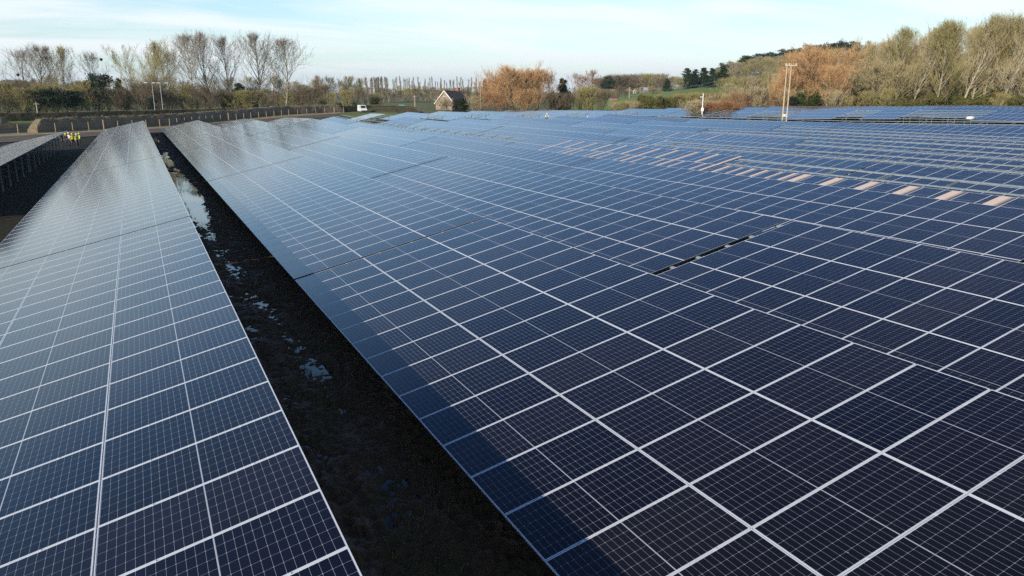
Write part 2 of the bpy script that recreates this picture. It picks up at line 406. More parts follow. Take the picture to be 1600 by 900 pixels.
def support_mesh():
    s = MB()
    s.bar(slope_pt(.2, 0, .135), slope_pt(5.8, 0, .135), .06, .07)
    for k in (1.05, 4.75):
        top = slope_pt(k, 0, .10); s.bar((top.x, 0.045, -TOPH-.3), (top.x, 0.045, top.z), .07, .09)
        s.box((top.x-.07, -.035, top.z-.12), (top.x+.07, .03, top.z-.02))
    a = slope_pt(1.05, 0); b = slope_pt(3.3, 0, .15); s.bar((a.x, 0.1, -TOPH*.72), (b.x, 0.1, b.z), .04, .04)
    for k in PURLIN_S:
        p = slope_pt(k, 0, .06); s.box((p.x-.05, -.04, p.z-.07), (p.x+.05, .04, p.z-.0))
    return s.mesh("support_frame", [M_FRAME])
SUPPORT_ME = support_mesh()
purlin_cache = {}
GAPLINE = 0.15
ROWGAP = {2: 0.27, 5: 0.24}
def table_z(X, y): return ground_z(X - 3.3, y) + TOPH
def solar_table(X, y0, n, lod, label, group, missing=None, strips=None, bare_cols=0, ext=.072):
    """One rigid racking table: n columns of three modules up the slope. missing(tier, col) -> True leaves that module out."""
    L = n*PW - .02
    za, zb = table_z(X, y0), table_z(X, y0+L)
    root = empty("solar_table", (X, y0, za)); root.rotation_euler = (math.atan2(zb-za, L), 0, 0)
    tag(root, label, "solar table", group)
    far = MB() if lod == 2 else None
    for k in range(3):
        d = (k+.5)*PL
        for j in range(n):
            if j < bare_cols or (missing and missing(k, j)): continue
            cy = (j+.5)*PW - .01
            if far is not None:
                add_glass(far, -d, cy); add_frame(far, -d, cy, 2, False, j == 0)
                continue
            o = obj("solar_panel", GLASS_ME if lod == 0 else (PANEL_ME if j else PANEL_END_ME), root, (-d*CT, cy, -d*ST), (0, -TILT, 0))
            if lod == 0: obj("panel_frame", FRAME_ME if j else FRAME_END_ME, o)
            if strips:
                w = strips(k, j)
                if w is not None: obj("pale_strip", STRIPS[w], o)
    if far is not None:
        obj("panel_array", far.mesh("panel_array", [M_GLASS, M_BACK, M_ALU, M_GAPSHADE]), root, (0,0,0), (0, -TILT, 0))
        if strips:
            for k in range(3):
                for j in range(n):
                    w = strips(k, j)
                    if w is not None and not (missing and missing(k, j)):
                        d = (k+.5)*PL; obj("pale_strip", STRIPS[w], root, (-d*CT, (j+.5)*PW-.01, -d*ST), (0, -TILT, 0))
    key = (n, ext)
    if key not in purlin_cache: purlin_cache[key] = purlin_mesh(L, ext)
    for s in PURLIN_S:
        p = slope_pt(s, 0); obj("purlin", purlin_cache[key], root, p, (0, -TILT, 0))
    nb = max(2, round(L/3.45)); 
    for q in range(nb):
        y = .5 + (L-1.0)*q/(nb-1); obj("support_frame", SUPPORT_ME, root, (0, y, 0))
    return root

ROWX = [1.33, 10.45, 19.47] + [28.53 + 9.065*k for k in range(8)] + [118.0 + 9.065*k for k in range(12)]
GAP0 = [28.0, 23.13, 18.05, 13.1, 8.3, 34.2, 50.5, 43.0, 40.0, 38.0, 45.0, 42.0, 50.0, 47.0, 55.0, 52.0, 49.0, 46.0]
ORD = ["first","second","third","fourth","fifth","sixth","seventh","eighth","ninth","tenth","eleventh","twelfth","thirteenth","fourteenth","fifteenth",
       "sixteenth","seventeenth","eighteenth","nineteenth","twentieth","twenty-first","twenty-second","twenty-third","twenty-fourth"]
END1 = [152.3, 154.5, 161, 166, 152, 141, 135, 134, 128, 125, 120, 110, 106, 104, 97, 93, 86, 80]     # end of the near block, per row
START2 = {5:147, 6:141, 7:140, 8:134, 9:131, 10:126, 11:116, 12:112, 13:110, 14:103, 15:99, 16:92, 17:86}
GROUP = "rows of solar tables across the field"
def row_tables(y_lo, gap, y_hi, GAPLINE):
    step = 27*PW + GAPLINE
    y = gap + GAPLINE/2
    while y - step > y_lo: y -= step
    out = [(y-step, 27)] if y-step+27*PW > y_lo else []
    while y < y_hi - 3:
        n = min(27, int((y_hi-y)/PW))
        rest = y_hi - (y + n*PW)
        if n == 27 and rest < 7: n = min(33, int((y_hi-y)/PW))
        if n >= 3: out.append((y, n))
        y += n*PW + GAPLINE
    return out
def in_view(X, y, slack=1.5):
    v = Vector((X-0, y, -4.0)); d = v.dot(FWD)
    if d < 0.8: return False
    x = F_PX*v.dot(RGT)/d; yy = -F_PX*v.dot(UPV)/d
    return abs(x) < 800+700 and abs(yy) < 450+800
def side_name(i): return "left of the puddled mud strip" if i == 0 else f"{ORD[i-1]} row right of the puddled mud strip"
def build_tables():
    # rows left of the camera
    for X, gaps, rowname in ((-7.73, [(47.0, 27), (78.1, 27)], "leftmost row showing its posts"), (-16.8, [(88.0, 27)], "row at the left edge")):
        for q, (y, n) in enumerate(gaps):
            solar_table(X, y, n, 1 if X > -10 else 2, f"pale solar table in the {rowname}, " + ("far end beside the workers" if y > 70 and X > -10 else ("nearer half" if X > -10 else "seen only as a tip")), GROUP)
    for i in range(11):
        X = ROWX[i]
        y_near = {0: -4, 1: -3, 2: 0.0}.get(i, 0.34*X-2)
        tabs = row_tables(y_near, GAP0[i], END1[i], ROWGAP.get(i, GAPLINE))
        for q, (y, n) in enumerate(tabs):
            yc = max(y, min(y+n*PW, 0.6*X)); dist = math.hypot(X-3, max(0, yc))
            dist = math.hypot(X-3, max(y, 0.5*X, 3)) if y < 0.5*X+8 else math.hypot(X-3, y)
            lod = 0 if dist < 33 else (1 if dist < 62 else 2)
            miss = None; strips = None
            Y = lambda j, y=y: y + (j+.5)*PW
            def off(k, j, i=i, X=X, y=y):                 # modules well outside the picture are left out
                yy = y+(j+.5)*PW; xs = X-(k+.5)*PL*CT
                return not in_view(xs, yy)
            top_missing = (i == 4 and (y < 12 or y > 64)) or (i == 5 and y < 30) or (i == 6 and y < 45) or (i == 7 and y < 60) or (i == 8 and y < 60) or i == 10
            if i == 5 and 30 < y < 60: miss = lambda k, j, Y=Y, off=off: off(k, j) or (k == 0 and Y(j) < 59.5)
            elif top_missing: miss = lambda k, j, off=off: off(k, j) or k == 0
            else: miss = off
            if i == 4 and y < 12:
                strips = lambda k, j, Y=Y: (2 if j % 2 == 0 else None) if (k == 1 and 17 < Y(j) < 32.5) else ((1 if j % 3 != 1 else 0) if (k == 1 and 32.5 <= Y(j) < 39) else None)
            elif i == 4 and y < 50:
                strips = lambda k, j, Y=Y: (1 if k == 0 and j % 2 == 0 else (0 if (k == 1 and j % 2 == 1 and j < 18) else (1 if k == 1 and j % 4 == 0 else None))) if j < 22 else None
            elif i == 5 and 30 < y < 60:
                strips = lambda k, j, Y=Y: 0 if (k == 0 and j % 3 == 0) or (k == 1 and j % 4 == 2 and j > 10) else None
            elif i == 6 and 45 < y < 60:
                strips = lambda k, j, Y=Y: 0 if (k == 0 and j % 3 == 1 and 8 < j < 20) else None
            state = " with bare upper rails" if top_missing else ""
            if i == 0: lab = f"dark solar table in the row left of the puddled mud strip, {ORD[q]} from the camera"
            else: lab = f"solar table{state}, {ORD[q]} along {ORD[i-1]} row right of mud strip"
            solar_table(X, y, n, lod, lab, GROUP, miss, strips, 0, ROWGAP.get(i, GAPLINE)/2-.003)
    # the far block beyond the cross track: every row begins with a bare bay
    for i in range(5, 22):
        X = ROWX[i]; s = START2.get(i, 0.0) if i < 11 else 0.0
        D = {5: 168, 6: 174, 7: 181, 8: 186, 9: 190, 10: 194}.get(i, 203)
        
        e = (D - .444*X)/.896
        s = max(s, 0.47*X - 4)
        if e - s < 6: continue
        q = 0; y = s
        while y < e-4:
            n = min(27, int((e-y)/PW))
            if n == 27 and e-(y+27*PW) < 8: n = min(33, int((e-y)/PW))
            lab = f"distant solar table past the bare frames, {ORD[i-5]} row from left" + (", farther half" if q else "")
            bare = (6 if q == 0 else 0) if i < 11 else 0
            gaps = {11: ((58, 63), (71, 84), (91, 97), (108, 118), (126, 131)), }.get(i, ())
            miss = (lambda k, j, y=y, gaps=gaps: any(a < y+(j+.5)*PW < b for a, b in gaps)) if gaps else None
            solar_table(X, y, n, 2, lab, GROUP, miss, None, bare)
            y += n*PW + GAPLINE; q += 1
build_tables()

# ------------------------------------------------------------------ trees
T_GREY = twig_mat("grey_twigs", (0.24, 0.20, 0.155), (0.34, 0.29, 0.22))
T_BROWN = twig_mat("brown_twigs", (0.15, 0.115, 0.075), (0.24, 0.185, 0.115))
T_OLIVE = twig_mat("olive_twigs", (0.27, 0.235, 0.09), (0.39, 0.33, 0.135))
T_GOLD = twig_mat("golden_twigs", (0.35, 0.285, 0.14), (0.47, 0.39, 0.22))
T_ORANGE = twig_mat("orange_twigs", (0.46, 0.27, 0.125), (0.58, 0.36, 0.18))
T_RUST = twig_mat("rust_twigs", (0.26, 0.13, 0.06), (0.34, 0.18, 0.09))
T_TAN = twig_mat("tan_twigs", (0.37, 0.305, 0.165), (0.49, 0.41, 0.25))
T_PINE = twig_mat("pine_needles", (0.020, 0.036, 0.018), (0.040, 0.062, 0.026))
T_IVY = twig_mat("ivy_leaves", (0.030, 0.048, 0.012), (0.065, 0.085, 0.022))
T_DARK = twig_mat("dark_evergreen_leaves", (0.016, 0.022, 0.012), (0.030, 0.036, 0.018))
T_OLEAF = twig_mat("olive_leaves", (0.085, 0.090, 0.024), (0.15, 0.135, 0.040))
B_DARK = twig_mat("dark_bark", (0.10, 0.085, 0.06), (0.15, 0.125, 0.09))
B_PALE = twig_mat("pale_bark", (0.30, 0.26, 0.18), (0.42, 0.37, 0.27))

def unit(v):
    L = v.length; return v/L if L > 1e-9 else Vector((0,0,1))
def rnd_perp(rg, d):
    while True:
        q = Vector((rg.gauss(0,1), rg.gauss(0,1), rg.gauss(0,1))); q = q - d*q.dot(d)
        if q.length > .2: return q.normalized()
def limb(rg, p, d, L, r0, r1, n, up, wob):
    pts = [p.copy()]; dirs = [d.copy()]
    for k in range(n):
        d = unit(d + Vector((0,0,up)) / n + Vector((rg.gauss(0,wob), rg.gauss(0,wob), rg.gauss(0,wob))))
        p = p + d*(L/n); pts.append(p.copy()); dirs.append(d.copy())
    return pts, dirs, [r0 + (r1-r0)*k/n for k in range(n+1)]
def along(pts, t):
    n = len(pts)-1; k = min(n-1, int(t*n)); f = t*n-k
    return pts[k].lerp(pts[k+1], f), unit(pts[k+1]-pts[k])
def twig(mb, rg, p, d, L, w, m=0, bend=0.25):
    """A thin three-point twig: two narrow faces with a kink."""
    s = rnd_perp(rg, d); q = p + d*(L*.5); e = unit(d + Vector((rg.gauss(0,bend), rg.gauss(0,bend), rg.gauss(0,bend)+.15)))
    n = len(mb.v)
    mb.v += [tuple(p+s*w*.5), tuple(p-s*w*.5), tuple(q+s*w*.38), tuple(q-s*w*.38), tuple(q+e*(L*.5))]
    mb.face((n, n+1, n+3, n+2), m); mb.face((n+2, n+3, n+4), m)
def bare_tree(name, seed, H, width, prof, bark, twigs, stems=1, n1=22, n2=7, n3=7, up=0.55, ang=50, tw=0.045, tl=1.1, start=.16, lean=0.0, fine=4, trunk_r=None):
    """Leafless tree: trunk and limbs in one mesh, the fine branches and twigs in another. prof(t) = relative branch reach at height t."""
    rg = random.Random(seed); T = MB(); K = MB()
    for s in range(stems):
        a0 = rg.uniform(0, 2*PI); base = Vector((0,0,-.4)) if stems == 1 else Vector((math.cos(a0), math.sin(a0), 0))*rg.uniform(.1, .05*width+.3) - Vector((0,0,.4))
        h = H*(rg.uniform(.72, 1.0) if s else 1.0)*0.93
        d0 = unit(Vector((lean + (math.cos(a0)*.28 if stems > 1 else rg.gauss(0,.03)), (math.sin(a0)*.28 if stems > 1 else rg.gauss(0,.03)), 1)))
        r = (trunk_r or H*.014)*(1 if stems == 1 else .65)
        pts, dirs, rad = limb(rg, base, d0, h, r, r*.12, 9, .25, .055)
        T.tube(pts, rad, 6, 0)
        for b in range(max(4, n1//stems)):
            t = start + (1-start)*((b+rg.random())/max(4, n1//stems))**.9
            t = min(.985, t); p, d = along(pts, t)
            reach = prof((t-start)/(1-start))*width*.5*rg.uniform(.75, 1.15)
            an = R_(ang*(1-.45*t)*rg.uniform(.75, 1.2)); o = rnd_perp(rg, d)
            d1 = unit(d*math.cos(an) + o*math.sin(an)); L1 = max(.6, reach/max(.35, math.sin(an)))
            L1 = min(L1, (H*1.01-p.z)/max(.25, d1.z+.25)) if p.z < H else .5
            r1 = max(.02, r*.42*(1-t*.72))
            q1, _, rr = limb(rg, p, d1, L1, r1, .012, 5, up*.6, .11); T.tube(q1, rr, 4, 0, False)
            for c in range(n2):
                t2 = .22 + .76*(c+rg.random())/n2; p2, dd = along(q1, t2); an2 = R_(rg.uniform(25, 58)); o2 = rnd_perp(rg, dd)
                d2 = unit(dd*math.cos(an2) + o2*math.sin(an2) + Vector((0,0,up*.5))); L2 = L1*rg.uniform(.28, .52)*(1.15-.5*t2)
                L2 = max(.5, L2); q2, _, r2 = limb(rg, p2, d2, L2, max(.014, r1*.35), .008, 3, up*.5, .12); K.tube(q2, r2, 3, 0, False)
                for e in range(n3):
                    t3 = .1 + .9*(e+rg.random())/n3; p3, d3 = along(q2, min(.99, t3)); an3 = R_(rg.uniform(18, 55)); o3 = rnd_perp(rg, d3)
                    d4 = unit(d3*math.cos(an3) + o3*math.sin(an3) + Vector((0,0,up*.45))); l4 = tl*rg.uniform(.6, 1.35)
                    twig(K, rg, p3, d4, l4, tw)
                    for g_ in range(fine):
                        tt = rg.uniform(.15, .95); p5 = p3 + d4*(l4*tt)
                        d5 = unit(d4 + rnd_perp(rg, d4)*rg.uniform(.3, .9) + Vector((0,0,up*.3))); twig(K, rg, p5, d5, l4*rg.uniform(.35, .7), tw*.62)
    return [("trunk", T.mesh(name+"_trunk", [bark])), ("crown", K.mesh(name+"_crown", [twigs]))], H
def leaf_quad(mb, rg, p, s, nrm=None, m=0):
    d = unit(Vector((rg.gauss(0,1), rg.gauss(0,1), rg.gauss(0,1)))) if nrm is None else unit(nrm + .7*Vector((rg.gauss(0,1), rg.gauss(0,1), rg.gauss(0,1))))
    a = rnd_perp(rg, d); b = d.cross(a); a = a*s*rg.uniform(.7,1.3); b = b*s*rg.uniform(.45, .8)
    mb.quad(p-a, p-b*.8, p+a, p+b*.8, m)
def pine_tree(name, seed, H, width, leaf, flat_top=False, n=46, dens=75):
    rg = random.Random(seed); T = MB(); K = MB()
    pts, _, rad = limb(rg, Vector((0,0,-.4)), Vector((rg.gauss(0,.03), rg.gauss(0,.03), 1)), H*.95, H*.016, .03, 8, .1, .03); T.tube(pts, rad, 6)
    for k in range(n):
        t = (.34 if flat_top else .12) + (.65 if flat_top else .87)*((k+rg.random())/n); p, d = along(pts, min(.99, t))
        reach = width*.5*((1-(2*abs(t-.72))**2*.55) if flat_top else (1.06-t)**.75)*rg.uniform(.55, 1.1); a = rg.uniform(0, 2*PI)
        e = p + Vector((math.cos(a)*reach, math.sin(a)*reach, reach*rg.uniform(-.12, .30)))
        T.tube([p, p.lerp(e, .5)+Vector((0,0,.1)), e], [.06, .04, .015], 3, 0, False)
        for q in range(int(dens*(.35+.8*reach/(width*.5)))):
            f = 1-abs(rg.gauss(0,.33)); c = p.lerp(e, max(.08, f)); sp = .30+.12*reach
            c = c + Vector((rg.gauss(0,sp), rg.gauss(0,sp), rg.gauss(0,sp*.45)+.1)); leaf_quad(K, rg, c, .33, Vector((0,0,.5)))
    return [("trunk", T.mesh(name+"_trunk", [B_DARK])), ("crown", K.mesh(name+"_crown", [leaf]))], H
def leafy_bush(name, seed, H, width, leaf, n=5200, lumps=9, ls=.17, bark=None, col=1.0):
    """Evergreen or ivy-clad bush: leaves spread through uneven lumps, with a short stem and stray shoots."""
    rg = random.Random(seed); T = MB(); K = MB()
    T.tube([(0,0,-.4),(0.1,0,H*.3),(0,.1,H*.75)], [H*.03, H*.022, .02], 5)
    L = []
    for k in range(lumps):
        t = rg.uniform(.14, .86); rr = width*.5*(math.sin(PI*min(.95, t*.75+.22)))**.7; a = rg.uniform(0, 2*PI); q = rg.uniform(0, .62)*rr
        L.append((Vector((math.cos(a)*q, math.sin(a)*q, t*H*.88)), rg.uniform(.26, .44)*width*.62, rg.uniform(.2, .32)*H*.75))
    for k in range(n):
        c, r, hz = rg.choice(L); d = unit(Vector((rg.gauss(0,1), rg.gauss(0,1), rg.gauss(0,1)))); f = 1-abs(rg.gauss(0,.26))
        p = c + Vector((d.x*r, d.y*r, d.z*hz))*f
        if p.z < .05: p.z = rg.uniform(.05, .5)
        if noise.noise(p*(1.6/max(1, width*.25))) < -.22: continue
        leaf_quad(K, rg, p, ls, d)
    for k in range(int(22*width/4)):
        a = rg.uniform(0, 2*PI); p = Vector((math.cos(a)*width*.28, math.sin(a)*width*.28, H*rg.uniform(.5, .85))); d = unit(Vector((p.x, p.y, H*.35)))
        twig(K, rg, p, d, H*.28, .03)
    return [("stem", T.mesh(name+"_stem", [bark or B_DARK])), ("crown", K.mesh(name+"_crown", [leaf]))], H
fan = lambda t: .28+.95*t if t < .62 else max(.15, .87-(t-.62)*1.75)
dome = lambda t: max(.18, math.sqrt(max(0, 1-(1.06*t-.22)**2)))
egg = lambda t: max(.12, math.sin(PI*min(1, .16+.80*t))**.8)
low_egg = lambda t: max(.10, math.sin(PI*min(1, .32+.68*t)))**.9
column = lambda t: .85 if t < .75 else max(.2, .85-(t-.75)*2.6)
PROTO = {}
def proto(key, fn, *a, **k): PROTO[key] = fn(key, *a, **k)
for q in range(4):
    proto(f"poplar{q}", bare_tree, 11+q, 28, [24, 20, 24, 27][q], low_egg, B_PALE if q % 2 else B_DARK, T_GREY, n1=40, n2=9, n3=7, up=.45, ang=52, tw=.050, tl=1.3, start=.15, fine=3)
for q in range(2):
    proto(f"spreading{q}", bare_tree, 31+q, 20, [19, 16][q], dome, B_DARK, T_GREY, n1=24, n2=8, n3=7, up=.45, ang=58, tw=.05, tl=1.15, fine=3)
for q in range(2):
    proto(f"olive_willow{q}", bare_tree, 41+q, 24, [18, 15][q], dome, B_DARK, T_OLIVE, stems=3, n1=36, n2=9, n3=9, up=.8, ang=48, tw=.055, tl=1.5, start=.12, fine=4)
for q in range(2):
    proto(f"orange_willow{q}", bare_tree, 51+q, 14, [16, 13][q], dome, B_DARK, T_ORANGE, stems=4, n1=44, n2=10, n3=9, up=.55, ang=58, tw=.05, tl=1.3, start=.07, fine=4)
for q in range(2):
    proto(f"lombardy{q}", bare_tree, 61+q, 21, 3.2, column, B_PALE, T_GREY, n1=64, n2=4, n3=4, up=1.1, ang=26, tw=.055, tl=1.0, start=.08, fine=2, trunk_r=.17)
for q in range(3):
    proto(f"scrub{q}", bare_tree, 71+q, 8, [8, 7, 9][q], dome, B_DARK, [T_BROWN, T_OLIVE, T_BROWN][q], stems=6, n1=42, n2=6, n3=6, up=.55, ang=55, tw=.042, tl=.85, start=.03, fine=3)
for q in range(2):
    proto(f"rust_scrub{q}", bare_tree, 81+q, 6, [7, 6][q], dome, B_DARK, [T_RUST, T_TAN][q], stems=6, n1=40, n2=6, n3=6, up=.6, ang=52, tw=.04, tl=.8, start=.02, fine=3)
for q in range(4):
    proto(f"wood{q}", bare_tree, 91+q, 25, [18, 20, 18, 17][q], egg, [B_PALE, B_DARK, B_PALE, B_DARK][q], [T_GOLD, T_OLIVE, T_TAN, T_GOLD][q], n1=36, n2=7, n3=7, up=.6, ang=50, tw=.055, tl=1.25, start=.16, lean=[.16, .05, .26, .08][q], fine=3, trunk_r=.42)
for q in range(2):
    proto(f"pale_tree{q}", bare_tree, 141+q, 24, [15, 13][q], egg, B_PALE, [T_TAN, T_OLIVE][q], n1=34, n2=8, n3=7, up=.7, ang=46, tw=.05, tl=1.3, start=.24, lean=[.20, .30][q], fine=3, trunk_r=.36)
for q in range(3):
    proto(f"thicket{q}", bare_tree, 131+q, 12, [11, 12, 10][q], dome, B_DARK, [T_GOLD, T_OLIVE, T_TAN][q], stems=6, n1=46, n2=7, n3=7, up=.6, ang=52, tw=.05, tl=1.0, start=.04, fine=3)
for q in range(2):
    proto(f"alder{q}", bare_tree, 101+q, 13, [8, 7][q], egg, B_DARK, T_RUST, n1=22, n2=6, n3=5, up=.35, ang=62, tw=.05, tl=.9, start=.22, fine=3)
proto("pine0", pine_tree, 111, 11, 8, T_PINE, True); proto("pine1", pine_tree, 112, 13, 9.5, T_PINE, True)
proto("fir0", pine_tree, 113, 13, 10, T_PINE, False, 70, 95); proto("fir1", pine_tree, 114, 10, 8.5, T_PINE, False, 60, 85)
proto("ivy0", leafy_bush, 121, 6, 5, T_IVY); proto("ivy1", leafy_bush, 122, 9, 5, T_IVY, 6500, 12); proto("darkbush0", leafy_bush, 123, 6, 6, T_DARK, 5200, 9)
proto("oleaf0", leafy_bush, 124, 5, 6.5, T_OLEAF, 5600, 11, .15); proto("oleaf1", leafy_bush, 125, 4, 6, T_OLEAF, 4600, 9, .15)
rng = random.Random(7)
def plant(key, name, X, Y, H=None, label=None, cat="tree", group=None, rz=None, sink=0.15, wide=1.0):
    parts, h0 = PROTO[key]; s = (H or h0)/h0
    o = empty(name, (X, Y, ground_z(X, Y)-sink), rng.uniform(0, 2*PI) if rz is None else rz); o.scale = (s*wide, s*wide, s)
    tag(o, label, cat, group)
    for nm, me in parts: obj(nm, me, o)
    return o
def plant_px(key, name, px, top, rng_, label, cat="tree", group=None, wide=1.0, rz=None):
    p = at(px, 153, rng_); gz = ground_z(p.x, p.y); H = at(px, top, rng_).z - gz
    return plant(key, name, p.x, p.y, max(1.0, H), label, cat, group, rz, wide=wide)

def build_left_trees():
    big = [("spreading0", 38, 80, 288, "bare grey spreading tree leftmost on the skyline with dark mistletoe balls", .95),
           ("poplar0", 70, 73, 292, "bare grey upright tree just right of the leftmost spreading one", 1.05),
           ("olive_willow1", 103, 75, 300, "bare olive tinted tree ending the leftmost skyline group", .75),
           ("spreading1", 155, 84, 310, "small bare tree above the dark pine with one mistletoe ball", .7),
           ("olive_willow0", 226, 70, 282, "large rounded olive brown tree behind the two lamp posts", 1.0),
           ("olive_willow1", 252, 84, 300, "olive bare tree tucked behind the large rounded one's right side", .8),
           ("poplar3", 297, 56, 278, "tall pale bare tree first right of the rounded olive tree", .98),
           ("poplar2", 327, 52, 284, "tall bare tree with a thick upright trunk and fine twigs", .75),
           ("poplar1", 358, 58, 290, "bare tree standing over a dark ivy covered conifer", .8),
           ("poplar0", 400, 53, 276, "tallest dense bare tree left of the last big one", .95),
           ("poplar3", 446, 62, 280, "wide bare tree ending the row of tall skyline trees", 1.0),
           ("spreading1", 12, 128, 300, "low olive bare tree at the far left edge", 1.0)]
    for key, px, top, r, lab, w in big: plant_px(key, "bare_tree", px, top, r, lab, "tree", "tall bare trees on the left skyline", w)
    for px, y, r in ((28, 117, 288), (27, 129, 288), (158, 93, 310), (72, 91, 292)):
        q = at(px, y, r); m = MB(); rg = random.Random(px)
        for k in range(260): d = unit(Vector((rg.gauss(0,1), rg.gauss(0,1), rg.gauss(0,1)))); twig(m, rg, Vector((0,0,0)), d, rg.uniform(.45, .75), .09)
        o = obj("mistletoe", m.mesh("mistletoe", [T_DARK]), None, q)
        tag(o, {117: "upper dark mistletoe ball in the leftmost spreading tree", 129: "lower dark mistletoe ball in the leftmost spreading tree", 93: "dark mistletoe ball in the small tree above the pine", 91: "dark mistletoe ball in the upright tree near the left"}[y], "mistletoe", "mistletoe balls in bare trees")
    ev = [("pine1", 152, 113, 276, "dark pine with tiered boughs under the small bare tree", 1.1), ("pine0", 78, 136, 270, "low spreading dark pine in front of the leftmost bare trees", 1.35),
          ("pine0", 112, 139, 274, "dark pine beside the low spreading one", 1.1), ("fir0", 190, 118, 290, "narrow dark conifer between the pine and the rounded olive tree", .7),
          ("darkbush0", 236, 148, 262, "black green bush behind the two lamp posts", 1.0), ("fir1", 376, 126, 266, "dark conifer at the foot of the tall bare trees", 1.0),
          ("ivy1", 350, 141, 264, "ivy covered stump left of the dark conifer", 1.0), ("ivy1", 306, 150, 266, "ivy clad trunk under the tall pale tree", .5), ("ivy0", 395, 152, 268, "dark ivy bush right of the conifer", 1.0)]
    for key, px, top, r, lab, w in ev: plant_px(key, "evergreen_tree", px, top, r, lab, "tree", "evergreens on the left", w)
    rg = random.Random(5)
    for k in range(74):
        px = -60 + 560*(k+rg.random())/74; top = rg.uniform(126, 152) if px < 260 else rg.uniform(132, 154)
        plant_px(rg.choice(["scrub0", "scrub1", "scrub2"]), "scrub_bush", px, top, rg.uniform(262, 300), "brown leafless scrub bush in the tangle under the left skyline trees", "bush", "scrub under the left trees", rg.uniform(.9, 1.3))
    for k in range(46):
        px = -60 + 620*(k+rg.random())/46
        plant_px(rg.choice(["spreading1", "wood3", "wood1"]), "small_tree", px, rg.uniform(118, 136), rg.uniform(300, 370), "thin bare tree filling the gap behind the left scrub", "tree", "thin trees behind the left scrub", rg.uniform(.9, 1.3))
    mid = [("wood3", 490, 124, 300), ("alder1", 505, 119, 310), ("alder0", 512, 122, 300), ("olive_willow1", 536, 120, 290), ("olive_willow0", 553, 124, 296), ("spreading1", 470, 132, 300), ("scrub1", 520, 146, 275), ("scrub1", 545, 142, 276), ("scrub0", 566, 140, 285), ("scrub1", 580, 146, 290), ("scrub2", 470, 150, 285), ("scrub0", 592, 152, 300)]
    for key, px, top, r in mid: plant_px(key, "hedgerow_tree", px, top, r, "bare hedgerow tree between the tall skyline trees and the poplar screen", "tree", "hedgerow trees left of the poplar screen", 1.0)
    for px, top, r, lab, w in ((502, 148, 270, "dark ivy bush leftmost of the three behind the van", 1.0), (530, 154, 268, "mid ivy bush behind the van", 1.0), (552, 152, 268, "olive green ivy bush just left of the van", .8), (586, 144, 276, "tall dark ivy bush right of the van", 1.0), (556, 158, 264, "low ivy clump above the van roof", 1.0)):
        plant_px("ivy0", "ivy_bush", px, top, r, lab, "bush", "ivy bushes by the van", w)
build_left_trees()
def build_poplars():
    rg = random.Random(9); lab = "slim leafless poplar in the long tall screen behind the gabled house"
    for k in range(17): plant_px(rg.choice(["lombardy0", "lombardy1"]), "poplar", 575+33*(k+rg.random()*.6)/17, rg.uniform(118, 122), rg.uniform(560, 600), "slim leafless poplar in the dense left end of the tall screen", "tree", "poplars in the dense clump", .95)
    for k in range(44): plant_px(rg.choice(["lombardy0", "lombardy1"]), "poplar", 613+142*(k+rg.random()*.9)/44, rg.uniform(116, 126)+3*(k/44), rg.uniform(670, 710), lab, "tree", "poplar screen behind the house", .62)
    for k in range(34): plant_px(rg.choice(["scrub0", "scrub1", "scrub2"]), "scrub_bush", 590+190*(k+rg.random())/34, rg.uniform(138, 147), rg.uniform(560, 660), "far brown scrub bush at the foot of the poplar screen", "bush", "scrub under the poplars")
    for px, top, r, w in ((700, 146, 0, 0),)[:0]: pass
    # dark hedge line and trees on the far ridge
    for k in range(60): plant_px(rg.choice(["spreading0", "wood1", "wood3", "scrub2"]), "far_tree", 430+620*(k+rg.random())/60, rg.uniform(133, 141), rg.uniform(760, 980), "far bare tree in the low belt along the horizon", "tree", "far tree belt along the horizon", 1.6)
build_poplars()
